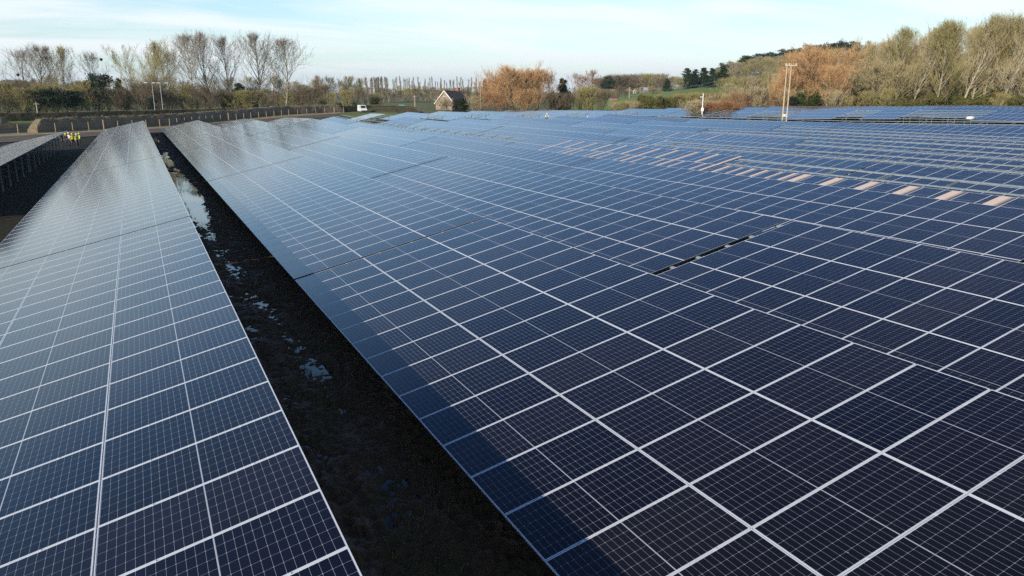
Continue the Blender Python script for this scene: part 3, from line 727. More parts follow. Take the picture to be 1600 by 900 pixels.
def build_centre_trees():
    c = [("orange_willow0", "willow", 806, 108, 236, "large orange willow with a rounded crown behind the far panels", 1.05), ("orange_willow0", "willow", 790, 118, 243, "orange willow filling the left shoulder of the large one", 1.05), ("orange_willow1", "willow", 818, 114, 239, "orange willow in front of the large one's middle", 1.1), ("orange_willow1", "willow", 838, 113, 242, "orange willow joined to the large one's right side", 1.0),
         ("orange_willow1", "willow", 776, 128, 244, "lower orange willow at the left of the large one", 1.0), ("rust_scrub0", "bush", 768, 146, 232, "orange brown bush at the left foot of the willows", 1.0), ("orange_willow0", "willow", 824, 140, 230, "low orange willow shoots at the foot of the large willow", .9),
         ("rust_scrub1", "bush", 748, 152, 236, "pale tan bush left of the willows", 1.0), ("rust_scrub1", "bush", 700, 154, 250, "pale tan bush in front of the gabled house", 1.2), ("rust_scrub1", "bush", 688, 158, 248, "low tan bush at the house's left corner", 1.0),
         ("darkbush0", "bush", 722, 148, 238, "dark round bush right of the gabled house", 1.0), ("darkbush0", "bush", 712, 152, 240, "dark bush touching the house's right corner", .9),
         ("fir0", "conifer", 758, 120, 420, "lone thin conifer behind the orange willows", .55),
         ("fir0", "conifer", 880, 118, 250, "dark pointed evergreen between the willows and the rust trees", .85), ("darkbush0", "bush", 868, 138, 240, "dark ivy thicket at the foot of the pointed evergreen", 1.1), ("scrub0", "bush", 862, 146, 234, "dark brown thicket right of the willows", 1.0),
         ("alder0", "tree", 896, 116, 262, "thin rust coloured tree right of the pointed evergreen", .9), ("alder1", "tree", 908, 120, 270, "slender rust tree in the middle of three", 1.0), ("alder0", "tree", 927, 111, 275, "tallest rust brown tree with a layered crown", 1.0),
         ("alder1", "tree", 858, 120, 300, "thin rust tree behind the willows' right end", .9),
         ("scrub1", "bush", 905, 140, 236, "olive brown bush right of the dark thicket", 1.1), ("scrub1", "bush", 925, 136, 240, "large olive brown rounded bush under the layered rust tree", 1.1), ("scrub2", "bush", 940, 142, 240, "brown rounded bush ending the scrub by the green field", 1.0), ("scrub0", "bush", 888, 146, 232, "twiggy brown bush before the pointed evergreen", .9),
         ("fir1", "conifer", 1042, 121, 420, "small dark conifer alone on the green hillside", .9),
         ("fir0", "conifer", 1070, 104, 440, "dark conifer at the left of the hillside clump", 1.25), ("fir0", "conifer", 1086, 106, 450, "dark conifer second in the hillside clump", 1.1), ("fir1", "conifer", 1098, 103, 445, "dark conifer in the middle of the hillside clump", 1.1),
         ("fir0", "conifer", 1110, 104, 450, "dark conifer fourth in the hillside clump", 1.1), ("fir0", "conifer", 1126, 100, 440, "tall dark conifer at the right of the hillside clump", 1.2), ("fir1", "conifer", 1078, 112, 430, "shorter dark conifer in front of the clump's left end", 1.1), ("fir1", "conifer", 1104, 116, 432, "shorter dark conifer in front of the clump's middle", 1.2),
         ("scrub1", "bush", 1062, 122, 418, "olive bare bush beside the small lone conifer", 1.2)]
    for key, nm, px, top, r, lab, w in c: plant_px(key, {"tree": "bare_tree", "willow": "willow_tree", "conifer": "conifer_tree", "bush": "bush"}[nm], px, top, r, lab, nm, None, w)
    rg = random.Random(12)
    for k in range(26):
        px = 955+190*(k+rg.random())/26; top = rg.uniform(156, 161) if px < 1000 else rg.uniform(144, 152)
        key = rg.choice(["oleaf0", "oleaf1", "scrub1"]) if 1000 < px < 1080 else rg.choice(["rust_scrub0", "rust_scrub1", "scrub1"])
        plant_px(key, "hedge_bush", px, top, rg.uniform(222, 246), "olive or rust bush in the scrub line below the green hillside", "bush", "scrub line below the green hillside", 1.0)
    for k in range(12):
        px = 1085+70*(k+rg.random())/12
        plant_px(rg.choice(["rust_scrub1", "rust_scrub0"]), "reed_clump", px, rg.uniform(158, 163), rg.uniform(178, 196), "low tan reed clump in the notch among the far panels", "reeds", "tan reeds in the notch", 1.3)
    for k in range(34):
        px = 930+120*(k+rg.random())/34; plant_px(rg.choice(["scrub0", "scrub1", "spreading1", "scrub2"]), "hillside_tree", px, rg.uniform(114, 128), rg.uniform(560, 680), "bare tree in the wooded hillside behind the grey roofed barn", "tree", "trees behind the barn", 1.5)
    for k in range(22):
        px = 930+130*(k+rg.random())/22; plant_px(rg.choice(["scrub0", "scrub1", "rust_scrub1"]), "hillside_bush", px, rg.uniform(134, 142), rg.uniform(400, 500), "brown bush on the slope between the barn and the green field", "bush", "bushes on the slope", 1.4)
    for px, top, r, w in ((950, 118, 560, .9), (962, 118, 570, 1.0), (944, 124, 540, 1.0)): plant_px("pine1", "pine_tree", px, top, r, "dark pine on the rise left of the grey roofed barn", "tree", "pines left of the barn", w)
build_centre_trees()
def build_right_wood():
    rg = random.Random(21)
    for q, (px, top, r, key, w) in enumerate(((1284, 78, 228, "orange_willow0", .85), (1256, 88, 232, "orange_willow1", 1.0), (1232, 112, 226, "orange_willow1", .9), (1300, 106, 222, "orange_willow1", .75), (1222, 128, 230, "orange_willow0", .8))):
        plant_px(key, "willow_tree", px, top, r, ["tall bright orange willow at the right wood's edge", "orange willow left of the tallest bright one", "lower orange willow behind the twin poles", "orange willow filling the right foot of the bright group", "low orange willow leftmost in the bright group"][q], "tree", "orange willows by the twin poles", w)
    lab = {"wood0": "golden leafless tree with a pale leaning trunk in the right wood", "wood1": "olive leafless tree in the dense right wood", "wood2": "tan leafless tree leaning in the right wood", "wood3": "yellow brown leafless tree in the dense right wood"}
    # front ranks at the foot of the hill, then higher ranks behind
    front = [(1340, 46, 250), (1362, 42, 246), (1384, 50, 240), (1405, 44, 238), (1425, 36, 244), (1443, 40, 232), (1460, 32, 240), (1478, 26, 230), (1497, 30, 238), (1515, 22, 232), (1536, 18, 240), (1556, 26, 234), (1574, 16, 238), (1592, 22, 236), (1612, 18, 240), (1640, 20, 240), (1675, 24, 244), (1715, 20, 240), (1760, 22, 246), (1810, 20, 240)]
    for k, (px, top, r) in enumerate(front):
        key = ["wood3", "wood0", "wood1", "wood2", "wood0"][k % 5]
        plant_px(key, "woodland_tree", px, top + (26 if px < 1420 else 14), r, lab[key], "tree", "front trees of the right wood, " + key[4:].replace("0", "golden").replace("1", "olive").replace("2", "tan").replace("3", "yellow brown"), .9, rz=rg.uniform(-.5, .5) - .4)
    for r0, r1, n, t0 in ((255, 300, 34, 36), (310, 390, 44, 26), (400, 520, 52, 20), (530, 690, 56, 12)):
        for k in range(n):
            px = 1325 + 620*(k+rg.random())/n; r = rg.uniform(r0, r1); p = at(px, 153, r); key = rg.choice(["wood0", "wood1", "wood2", "wood3", "wood1", "wood0"])
            plant(key, "woodland_tree", p.x, p.y, rg.uniform(14, 21)*(.8 if px < 1400 else 1), lab[key].replace("in the", "up the slope in the") if "in the" in lab[key] else lab[key], "tree", "slope trees of the right wood, " + {"0": "golden", "1": "olive", "2": "tan", "3": "yellow brown"}[key[4]])
    for k in range(84):
        px = 1318 + 560*(k+rg.random())/84; r = rg.uniform(226, 330); p = at(px, 153, r); key = rg.choice(["thicket0", "thicket1", "thicket1", "thicket2"])
        plant(key, "thicket_tree", p.x, p.y, rg.uniform(8, 14), {"0": "golden many stemmed thicket tree under the right wood's canopy", "1": "olive many stemmed thicket tree under the right wood's canopy", "2": "tan many stemmed thicket tree under the right wood's canopy"}[key[-1]], "tree", "thicket trees of the right wood, " + {"0": "golden", "1": "olive", "2": "tan"}[key[-1]], None, .15, 1.1)
    for k in range(46):
        px = 1140 + 190*(k+rg.random())/46; r = rg.uniform(262, 460); p = at(px, 153, r); key = rg.choice(["wood1", "wood0", "scrub1", "scrub0", "wood2"])
        plant(key, "hillside_tree", p.x, p.y, rg.uniform(8, 12), "small bare tree on the hillside left of the orange willows", "tree", "hillside trees left of the orange willows", None, .15, 1.25)
    for k in range(70):
        px = 1120 + 240*(k+rg.random())/70; r = rg.uniform(470, 700); p = at(px, 153, r); key = rg.choice(["wood1", "wood0", "scrub1", "spreading1"])
        plant(key, "hillside_tree", p.x, p.y, rg.uniform(9, 13), "tiny bare tree high on the hillside below the skyline pines", "tree", "high hillside trees", None, .15, 1.5)
    for k in range(26):
        px = 1118 + 210*(k+rg.random())/26; p = at(px, 153, rg.uniform(690, 730))
        plant(rg.choice(["pine0", "pine1"]), "skyline_pine", p.x, p.y, rg.uniform(15, 21), "dark pine on the hill's skyline above the orange willows", "tree", "pines along the hill skyline")
    for k in range(60):
        px = 1105 + 240*(k+rg.random())/60; p = at(px, 153, rg.uniform(690, 725)); plant(rg.choice(["scrub0", "scrub1", "thicket1"]), "hilltop_bush", p.x, p.y, rg.uniform(5, 9), "brown bush on the hill's skyline under the pines", "bush", "bushes along the hill skyline", None, .3, 1.5)
    for k in range(64):
        px = 1150 + 680*(k+rg.random())/64; r = rg.uniform(214, 246); top = rg.uniform(138, 152)
        key = rg.choice(["oleaf0", "scrub1", "oleaf1", "oleaf0", "rust_scrub1", "scrub2"]) if px > 1320 else rg.choice(["rust_scrub0", "scrub0", "rust_scrub1", "scrub1"])
        plant_px(key, "undergrowth_bush", px, top, r, "tangled bush in the undergrowth along the right wood's foot", "bush", "undergrowth along the right wood", 1.0)
    for k, (px, top, r) in enumerate(((1352, 58, 226), (1396, 44, 222), (1442, 40, 224), (1460, 34, 219), (1502, 30, 221), (1532, 26, 225), (1562, 24, 219), (1590, 28, 224), (1424, 52, 218), (1660, 24, 222))):
        lab2 = ["slender pale trunked tree leaning right at the wood's front, nearest the orange willows", "tall pale trunked tree leaning right, second from the orange willows", "pale leaning trunk third from the orange willows in the right wood", "pale bent trunk fourth from the orange willows in the right wood", "long pale leaning trunk right of the bent one in the right wood", "olive feathery leaning tree sixth from the orange willows", "pale feathery leaning tree seventh from the orange willows", "pale leaning tree at the right edge of the wood's front", "shorter pale leaning trunk between the second and third from the willows", "pale leaning tree just past the right edge"][k]
        plant_px(f"pale_tree{k % 2}", "pale_trunked_tree", px, top+2, r+8, lab2, "tree", "pale leaning trees at the wood's front", .9, -.45 + .1*(k % 3))
    for k in range(34):
        px = 1330 + 400*(k+rg.random())/34; r = rg.uniform(232, 330); p = at(px, 153, r); plant(rg.choice(["oleaf0", "oleaf1"]), "green_thicket", p.x, p.y, rg.uniform(6, 10), "mossy olive green thicket among the pale trunks of the right wood", "bush", "green thickets in the right wood", None, .2, .9)
    for px, top, r, key in ((1335, 118, 234, "ivy1"), (1348, 130, 226, "darkbush0"), (1325, 132, 224, "darkbush0"), (1468, 118, 240, "ivy0"), (1527, 96, 250, "ivy1"), (1545, 98, 255, "ivy1"), (1590, 98, 246, "ivy1"), (1576, 106, 246, "ivy0"), (1552, 112, 240, "ivy1"), (1585, 120, 236, "ivy0"), (1530, 130, 236, "ivy0"), (1600, 108, 240, "ivy1"), (1490, 132, 232, "ivy0"), (1252, 128, 222, "ivy0"), (1272, 132, 222, "ivy0"), (1240, 146, 220, "darkbush0"), (1296, 150, 220, "darkbush0"), (1640, 100, 246, "ivy1"), (1560, 62, 290, "ivy1"), (1410, 60, 300, "ivy1"), (1335, 66, 320, "ivy1")):
        plant_px(key, "ivy_bush", px, top, r, "dark ivy mass in the right wood", "bush", "ivy masses in the right wood", 1.0)
build_right_wood()

# ------------------------------------------------------------------ mud strip, puddle and grass between the first two rows
def build_mud_strip():
    X0, X1, Y0, Y1 = 0.2, 5.1, 3.5, 153.0
    nx, ny = 84, 1700; V = []; F = []
    n3 = lambda a, b, c: noise.noise(Vector((a, b, c)))
    for j in range(ny+1):
        t = j/ny; y = Y0 + (Y1-Y0)*(t**1.35)
        wob = .22*math.sin(y*.13) + .25*n3(y*.09, 2.2, 0)
        basin = math.exp(-((y-57)/15.0)**2)*1.0 + .62*math.exp(-((y-88)/9.0)**2) + .35*math.exp(-((y-128)/12.0)**2)
        for i in range(nx+1):
            x = X0 + (X1-X0)*i/nx
            h = .150 + .055*n3(x*.9, y*.5, 1) + .050*n3(x*3.1, y*2.2, 4) + .075*n3(x*8, y*6, 8)
            nearf = smooth((y-5)/16)
            h -= (.03+.065*nearf)*math.exp(-((x-2.85-wob)/.34)**2)*(.65+.6*n3(y*.28, 7, 3)) + .05*math.exp(-((x-2.05-wob)/.24)**2)*(.6+.8*n3(y*.4, 2, 3))
            h -= .185*basin*math.exp(-((x-2.2-wob*.6)/.90)**2)
            e = min(x-X0, X1-x, (y-Y0)*.5, (Y1-y)*.5); h = h*smooth(e/.5) - .06*(1-smooth(e/.5))
            V.append((x, y, ground_z(x, y) + h))
    for j in range(ny):
        for i in range(nx):
            a = j*(nx+1)+i; F.append((a, a+1, a+nx+2, a+nx+1))
    me = bpy.data.meshes.new("mud_track"); me.from_pydata(V, [], F); me.polygons.foreach_set("use_smooth", [True]*len(me.polygons))
    m, nt, b = new_mat("wet_mud"); N = nt.nodes.new; L = nt.links.new
    tc = N('ShaderNodeTexCoord'); n = N('ShaderNodeTexNoise'); n.inputs['Scale'].default_value = 1.7; n.inputs['Detail'].default_value = 9; L(tc.outputs['Object'], n.inputs['Vector'])
    r = N('ShaderNodeValToRGB'); e = r.color_ramp.elements; e[0].position = .38; e[0].color = (.105, .048, .020, 1); e[1].position = .62; e[1].color = (.095, .056, .024, 1)
    q = e.new(.74); q.color = (.065, .075, .020, 1); L(n.outputs[0], r.inputs[0]); L(r.outputs[0], b.inputs['Base Color'])
    n2 = N('ShaderNodeTexNoise'); n2.inputs['Scale'].default_value = 14; n2.inputs['Detail'].default_value = 6; L(tc.outputs['Object'], n2.inputs['Vector'])
    mr = N('ShaderNodeMapRange'); mr.inputs[1].default_value = .4; mr.inputs[2].default_value = .62; mr.inputs[3].default_value = .6; mr.inputs[4].default_value = .95; b.inputs['Specular IOR Level'].default_value = .18; L(n.outputs[0], mr.inputs[0]); L(mr.outputs[0], b.inputs['Roughness'])
    bp = N('ShaderNodeBump'); bp.inputs['Strength'].default_value = .8; bp.inputs['Distance'].default_value = .04; L(n2.outputs[0], bp.inputs['Height']); L(bp.outputs[0], b.inputs['Normal'])
    me.materials.append(m); me.update(); tag(obj("mud_track", me), kind="structure")
    w = MB(); ys = [Y0+.6, 20, 40, 60, 80, 100, 120, 140, Y1-.6]
    for a, c in zip(ys, ys[1:]):
        z = lambda y: ground_z(2.5, y) + .080
        w.quad((.7, a, z(a)), (4.5, a, z(a)), (4.5, c, z(c)), (.7, c, z(c)))
    wm, nt, b = new_mat("puddle_water"); b.inputs['Base Color'].default_value = (.012, .010, .008, 1); b.inputs['Roughness'].default_value = .03; b.inputs['IOR'].default_value = 1.33
    tag(obj("puddle_water", w.mesh("puddle_water", [wm])), kind="structure")
    # short grass along the low edge of the right-hand row and in the gaps
    rg = random.Random(3); K = MB()
    for k in range(22000):
        y = 5 + 66*rg.random()**1.6; x = rg.uniform(2.9, 5.3) if rg.random() < .75 else rg.uniform(1.2, 3)
        if noise.noise(Vector((x*.9, y*.5, 6))) < -.02: continue
        z = ground_z(x, y) + .03; h = rg.uniform(.08, .24); a = rg.uniform(0, PI); dx, dy = math.cos(a)*.012, math.sin(a)*.012
        K.tri((x-dx, y-dy, z), (x+dx, y+dy, z), (x+rg.gauss(0,.05), y+rg.gauss(0,.05), z+h))
    tag(obj("grass", K.mesh("grass", [flat("grass_blades", (.12, .13, .030), .8, var=.4, scale=1.5)])), "short dark grass growing beside the puddled mud strip", "grass", None, "stuff")
build_mud_strip()

# ------------------------------------------------------------------ fence, hedges, verge
FENCE = [(-120, 150), (10, 158), (75, 163), (130, 168), (190, 175), (250, 182), (330, 205), (395, 222), (450, 236), (505, 246), (545, 252)]
def path_pts(tab, step, off=0.0):
    pts = [Vector((at(p, 153, r+off).x, at(p, 153, r+off).y, 0)) for p, r in tab]; out = []; carry = 0
    for a, b in zip(pts, pts[1:]):
        L = (b-a).length; s = carry
        while s < L: out.append(a.lerp(b, s/L)); s += step
        carry = s - L
    return out
def build_fence():
    pts = path_pts(FENCE, 3.7)
    o = empty("post_and_wire_fence", (pts[0].x, pts[0].y, ground_z(pts[0].x, pts[0].y)))
    tag(o, "wooden post and wire fence in front of the near hedge", "fence")
    base = o.location.copy(); m = MB(); m.tube([(0,0,-.4), (.01,0,.9), (0,.01,1.75)], [.075, .072, .066], 7); pm = m.mesh("post", [M_WOOD]); m2 = MB(); m2.tube([(0,0,-.4), (0,0,2.05)], [.12, .11], 8); pm2 = m2.mesh("corner_post", [M_WOOD])
    W = MB(); prev = None; rg = random.Random(2)
    for k, p in enumerate(pts):
        z = ground_z(p.x, p.y); loc = Vector((p.x, p.y, z)) - base
        q = obj("post", pm2 if k % 13 == 9 else pm, o, loc, (rg.gauss(0,.02), rg.gauss(0,.02), rg.uniform(0, 6)))
        if prev is not None:
            for h in (.35, .75, 1.15, 1.55): W.tube([prev + Vector((0,0,h)), loc + Vector((0,0,h))], [.006, .006], 3, 0, False)
        prev = loc
    obj("wire", W.mesh("wire", [M_GALV]), o)
build_fence()
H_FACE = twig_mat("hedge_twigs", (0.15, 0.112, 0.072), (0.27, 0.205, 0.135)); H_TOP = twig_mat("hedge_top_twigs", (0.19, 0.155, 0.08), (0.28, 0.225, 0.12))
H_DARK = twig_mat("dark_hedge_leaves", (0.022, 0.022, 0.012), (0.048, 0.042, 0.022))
def hedge(tab, h, w, off, label, mats, seed, dens=26, ends=True):
    """Trimmed hedge: an uneven twiggy body over a darker core, following the ground."""
    pts = path_pts(tab, 1.1, off); rg = random.Random(seed); K = MB(); o0 = pts[0]
    base = Vector((o0.x, o0.y, ground_z(o0.x, o0.y)))
    rows = []
    n = len(pts)
    for k, p in enumerate(pts):
        d = (pts[min(k+1, n-1)] - pts[max(k-1, 0)]); d = unit(d) if d.length else Vector((1,0,0)); s = Vector((-d.y, d.x, 0))
        e = min(1, .35 + .3*min(k, n-1-k)) if ends else 1
        hh = h*e*(1+.10*noise.noise(Vector((k*.25, seed, 0)))); ww = w*(.8+.2*e)*(1+.12*noise.noise(Vector((k*.3, seed, 5))))
        b = Vector((p.x, p.y, ground_z(p.x, p.y))) - base
        prof = [(-.5, -.2), (-.52, .35), (-.46, .8), (-.28, .97), (.28, .97), (.46, .8), (.52, .35), (.5, -.2)]
        ring = [b + s*(q*ww*.88) + Vector((0,0,t*hh*.93)) + Vector((rg.gauss(0,.05), rg.gauss(0,.05), rg.gauss(0,.04))) for q, t in prof]
        i0 = len(K.v); K.v += [tuple(q) for q in ring]; rows.append(i0)
        for c in range(dens):
            side = rg.random()
            if side < .38: q, t = -.47, rg.uniform(0, .95)
            elif side < .80: q, t = rg.uniform(-.45, .45), .93
            else: q, t = .47, rg.uniform(.1, .95)
            pp = b + s*(q*ww) + d*rg.uniform(-.6, .6) + Vector((0,0,t*hh)); nrm = Vector((s.x*q, s.y*q, .5 if t > .9 else .15))
            dd = unit(unit(nrm)*.8 + Vector((rg.gauss(0,.5), rg.gauss(0,.5), rg.gauss(0,.4)+.2)))
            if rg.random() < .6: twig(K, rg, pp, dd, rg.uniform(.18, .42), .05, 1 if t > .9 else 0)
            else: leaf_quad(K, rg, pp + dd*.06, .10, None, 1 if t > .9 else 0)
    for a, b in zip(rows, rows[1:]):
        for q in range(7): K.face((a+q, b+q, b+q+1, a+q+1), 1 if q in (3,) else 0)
    for r in (rows[0], rows[-1]): K.face(tuple(r+q for q in range(8)), 0)
    return tag(obj("hedge", K.mesh("hedge", mats), None, base), label, "hedge", "trimmed hedges beyond the panels")
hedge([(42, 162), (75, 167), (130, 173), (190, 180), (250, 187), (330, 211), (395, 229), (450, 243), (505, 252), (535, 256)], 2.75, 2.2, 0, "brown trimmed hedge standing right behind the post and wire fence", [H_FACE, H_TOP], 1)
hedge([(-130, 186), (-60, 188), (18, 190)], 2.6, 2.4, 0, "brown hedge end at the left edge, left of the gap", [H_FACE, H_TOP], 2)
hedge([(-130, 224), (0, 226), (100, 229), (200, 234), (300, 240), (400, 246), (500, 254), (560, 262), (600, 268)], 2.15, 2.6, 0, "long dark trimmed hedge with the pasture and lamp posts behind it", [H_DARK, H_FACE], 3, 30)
hedge([(574, 262), (620, 258), (655, 252)], 2.2, 2.4, 0, "short brown hedge right of the van", [H_DARK, H_FACE], 4)
hedge([(622, 250), (640, 248), (660, 244)], 1.8, 2.4, 0, "dark low hedge in front of the white car", [H_DARK, H_FACE], 5)
def strip_sheet(name, tab, o0, o1, lift, mat, kind="structure"):
    a = path_pts(tab, 4.0, o0); b = path_pts(tab, 4.0, o1); n = min(len(a), len(b)); m = MB(); K = 4
    for p, q in zip(a[:n], b[:n]):
        for k in range(K+1):
            c = p.lerp(q, k/K); m.v.append((c.x, c.y, ground_z(c.x, c.y) + lift + (.0 if 0 < k < K else -.0)))
    for i in range(n-1):
        for k in range(K): s = i*(K+1)+k; m.face((s, s+1, s+K+2, s+K+1))
    tag(obj(name, m.mesh(name, [mat], True)), kind=kind)
strip_sheet("grass_verge", FENCE, -7.0, 3.0, .12, flat("dry_grass", (.30, .245, .11), .95, var=.35, scale=.6, bump=.8))
strip_sheet("earth_track", FENCE, -24.0, -7.0, .10, flat("red_earth", (.125, .080, .050), .9, var=.35, scale=.5, bump=.8))

# ------------------------------------------------------------------ buildings
def facing(p, turn=0.0):                       # rotation whose local -Y looks back at the camera, then turned
    return -math.atan2(p.x, p.y) + turn
def build_house():
    p = at(695, 153, 300); gz = ground_z(p.x, p.y)
    o = empty("gabled_house", (p.x, p.y, gz), facing(p, R_(-40))); tag(o, "brick house with a white trimmed gable, dark roof and red chimney", "house")
    W, L, E, A = 9.4, 9.0, 2.6, 7.2; h = W/2
    m = MB(); m.box((-h, 0, -.5), (h, L, E), top=False)
    for y in (0, L): n = len(m.v); m.v += [(-h, y, E), (h, y, E), (0, y, A-.12)]; m.face((n, n+1, n+2) if y == 0 else (n+1, n, n+2))
    obj("wall", m.mesh("wall", [M_BRICK]), o)
    r = MB(); sl = math.atan2(A-E, h)
    for s in (-1, 1): r.bar((s*(h+.45), -.3, E-.32), (0.02*s, -.3, A), .01, .01) if False else None
    for s in (-1, 1):
        a = Vector((s*(h+.5), -.35, E-.42)); b = Vector((0, -.35, A)); up = Vector((s*(A-E), 0, h)).normalized()*.18
        q = [a, b, b+Vector((0, L+.7, 0)), a+Vector((0, L+.7, 0))]; n = len(r.v); r.v += [tuple(x) for x in q] + [tuple(x+up) for x in q]
        for f in ((0,1,2,3), (4,7,6,5), (0,4,5,1), (1,5,6,2), (2,6,7,3), (3,7,4,0)): r.face(tuple(n+k for k in f))
    ro = obj("roof", r.mesh("roof", [M_ROOF]), o)
    c = MB(); c.box((-.55, L*.86, A-1.4), (.55, L*.86+1.1, A+1.0)); c.box((-.65, L*.86-.1, A+1.0), (.65, L*.86+1.2, A+1.2))
    for x in (-.25, .25): c.tube([(x, L*.86+.55, A+1.2), (x, L*.86+.55, A+1.55)], [.13, .11], 8)
    obj("chimney", c.mesh("chimney", [M_RBRICK]), ro)
    for s in (-1, 1):
        b = MB(); b.bar((s*(h+.45), -.42, E-.32), (0, -.42, A+.06), .34, .09, up=(0,1,0)); obj("bargeboard", b.mesh("bargeboard", [M_WHITE]), o)
    for x, z, w, ht in ((-.1, 3.9, 1.5, 1.35), (-2.6, 1.0, 1.5, 1.3), (2.4, 1.0, 1.5, 1.3)):
        f = MB(); f.box((x-w/2, -.06, z), (x-w/2+.14, .02, z+ht)); f.box((x+w/2-.14, -.06, z), (x+w/2, .02, z+ht)); f.box((x-w/2+.14, -.06, z), (x+w/2-.14, .02, z+.14)); f.box((x-w/2+.14, -.06, z+ht-.14), (x+w/2-.14, .02, z+ht)); f.box((x-.05, -.06, z+.14), (x+.05, .02, z+ht-.14))
        fo = obj("window", f.mesh("window", [M_WHITE]), o); g = MB(); g.box((x-w/2+.14, -.02, z+.14), (x+w/2-.14, .015, z+ht-.14)); obj("pane", g.mesh("pane", [M_DGLASS]), fo)
build_house()
def small_building(name, px, r, W, L, E, A, turn, wall, roof, label, cat, base_drop=.6):
    p = at(px, 153, r); o = empty(name, (p.x, p.y, ground_z(p.x, p.y)), facing(p, turn)); tag(o, label, cat); h = W/2
    m = MB(); m.box((-h, 0, -base_drop), (h, L, E), top=False)
    for y in (0, L): n = len(m.v); m.v += [(-h, y, E), (h, y, E), (0, y, A-.1)]; m.face((n, n+1, n+2) if y == 0 else (n+1, n, n+2))
    obj("wall", m.mesh("wall", [wall]), o); r_ = MB()
    for s in (-1, 1):
        a = Vector((s*(h+.3), -.3, E-.25)); b = Vector((0, -.3, A)); up = Vector((s*(A-E), 0, h)).normalized()*.12
        q = [a, b, b+Vector((0, L+.6, 0)), a+Vector((0, L+.6, 0))]; n = len(r_.v); r_.v += [tuple(x) for x in q] + [tuple(x+up) for x in q]
        for f in ((0,1,2,3), (4,7,6,5), (0,4,5,1), (1,5,6,2), (2,6,7,3), (3,7,4,0)): r_.face(tuple(n+k for k in f))
    obj("roof", r_.mesh("roof", [roof]), o)
    d = MB(); d.box((-.5, -.05, 0), (.5, .03, 2.0)); obj("door", d.mesh("door", [M_DARKSTEEL]), o)
    return o
small_building("barn", 999, 540, 4.0, 5.6, 2.0, 3.8, R_(-75), M_BRICK, M_GREYROOF, "small barn with a pale grey roof on the wooded rise", "barn")
small_building("white_cottage", 991, 545, 2.6, 3.0, 1.7, 2.6, R_(-30), M_WHITE, M_GREYROOF, "small white building left of the grey roofed barn", "cottage")
small_building("red_shed", 953, 402, 2.8, 3.6, 1.7, 2.5, R_(-65), M_BRICK, flat("rusty_roof", (.16, .07, .05), .8), "little red brown shed at the left end of the green field", "shed")
small_building("field_shelter", 418, 262, 3.2, 2.2, 1.9, 2.4, R_(20), M_BRICK, M_DARKSTEEL, "small open fronted shelter between the two tallest bare trees", "shelter")

# ------------------------------------------------------------------ vehicles beyond the field
def wheel(par, x, y, r=.34, w=.22):
    t = MB(); t.tube([(x-w/2, y, r), (x+w/2, y, r)], [r, r], 16); wo = obj("wheel", t.mesh("wheel", [M_BLACK]), par)
    q = MB(); s = 1 if x > 0 else -1; q.tube([(x+s*(w/2-.02), y, r), (x+s*(w/2+.012), y, r)], [r*.6, r*.55], 12); obj("rim", q.mesh("rim", [M_GALV]), wo)
def side_profile(mb, prof, hw, tuck, m=0):
    """Body from a side outline (y, z): both flanks tuck in above the waist."""
    n = len(prof); zs = [z for _, z in prof]; zw = min(zs) + .45*(max(zs)-min(zs))
    for s in (-1, 1):
        mb.v += [(s*(hw - (tuck*(z-zw)/(max(zs)-zw) if z > zw else 0)), y, z) for y, z in prof]
    b = len(mb.v) - 2*n; mb.face(tuple(b+k for k in range(n)), m); mb.face(tuple(b+n+k for k in range(n))[::-1], m)
    for k in range(n): q = (k+1) % n; mb.face((b+k, b+n+k, b+n+q, b+q), m)
def build_van():
    p = at(565, 153, 254); o = empty("van", (p.x, p.y, ground_z(p.x, p.y)), facing(p, R_(14))); tag(o, "white van with a dark windscreen on the road behind the fence end", "van")
    b = MB(); side_profile(b, [(-2.5, .35), (-2.55, .85), (-2.4, 1.08), (-1.75, 1.28), (-1.1, 2.15), (-.8, 2.3), (2.4, 2.3), (2.5, 2.1), (2.55, .4)], 1.0, .14); obj("body", b.mesh("body", [M_WHITE]), o)
    g = MB(); g.quad((-.80, -1.735, 1.33), (.80, -1.735, 1.33), (.72, -1.16, 2.10), (-.72, -1.16, 2.10)); obj("windscreen", g.mesh("windscreen", [M_DGLASS]), o)
    for s in (-1, 1):
        q = MB(); q.box((s*.92-.06*0-.05, -1.35, 1.32), (s*.92+.05+.0, -.55, 1.95)); obj("side_window", q.mesh("side_window", [M_DGLASS]), o)
        q = MB(); q.box((s*.72-.16, -2.52, .86), (s*.72+.16, -2.42, 1.04)); obj("headlight", q.mesh("headlight", [M_ALU]), o)
        for y in (-1.6, 1.55): wheel(o, s*.9, y)
    q = MB(); q.box((-.95, -2.62, .36), (.95, -2.5, .62)); obj("bumper", q.mesh("bumper", [M_DARKSTEEL]), o)
build_van()
def build_car(px, r, paint, label, turn):
    p = at(px, 153, r); o = empty("parked_car", (p.x, p.y, ground_z(p.x, p.y)), facing(p, turn)); tag(o, label, "car", "cars parked beyond the field")
    b = MB(); side_profile(b, [(-2.1, .32), (-2.15, .7), (-1.2, .92), (-.55, 1.42), (.85, 1.45), (1.6, .98), (2.1, .9), (2.15, .35)], .88, .18); obj("body", b.mesh("body", [paint]), o)
    g = MB(); g.quad((-.66, -1.19, .97), (.66, -1.19, .97), (.6, -.62, 1.40), (-.6, -.62, 1.40)); obj("windscreen", g.mesh("windscreen", [M_DGLASS]), o)
    for s in (-1, 1):
        q = MB(); q.quad((s*.80, -.95, 1.0), (s*.80, 1.2, 1.0), (s*.735, .8, 1.36), (s*.735, -.5, 1.36)); obj("side_window", q.mesh("side_window", [M_DGLASS]), o)
        for y in (-1.35, 1.35): wheel(o, s*.8, y, .31, .2)
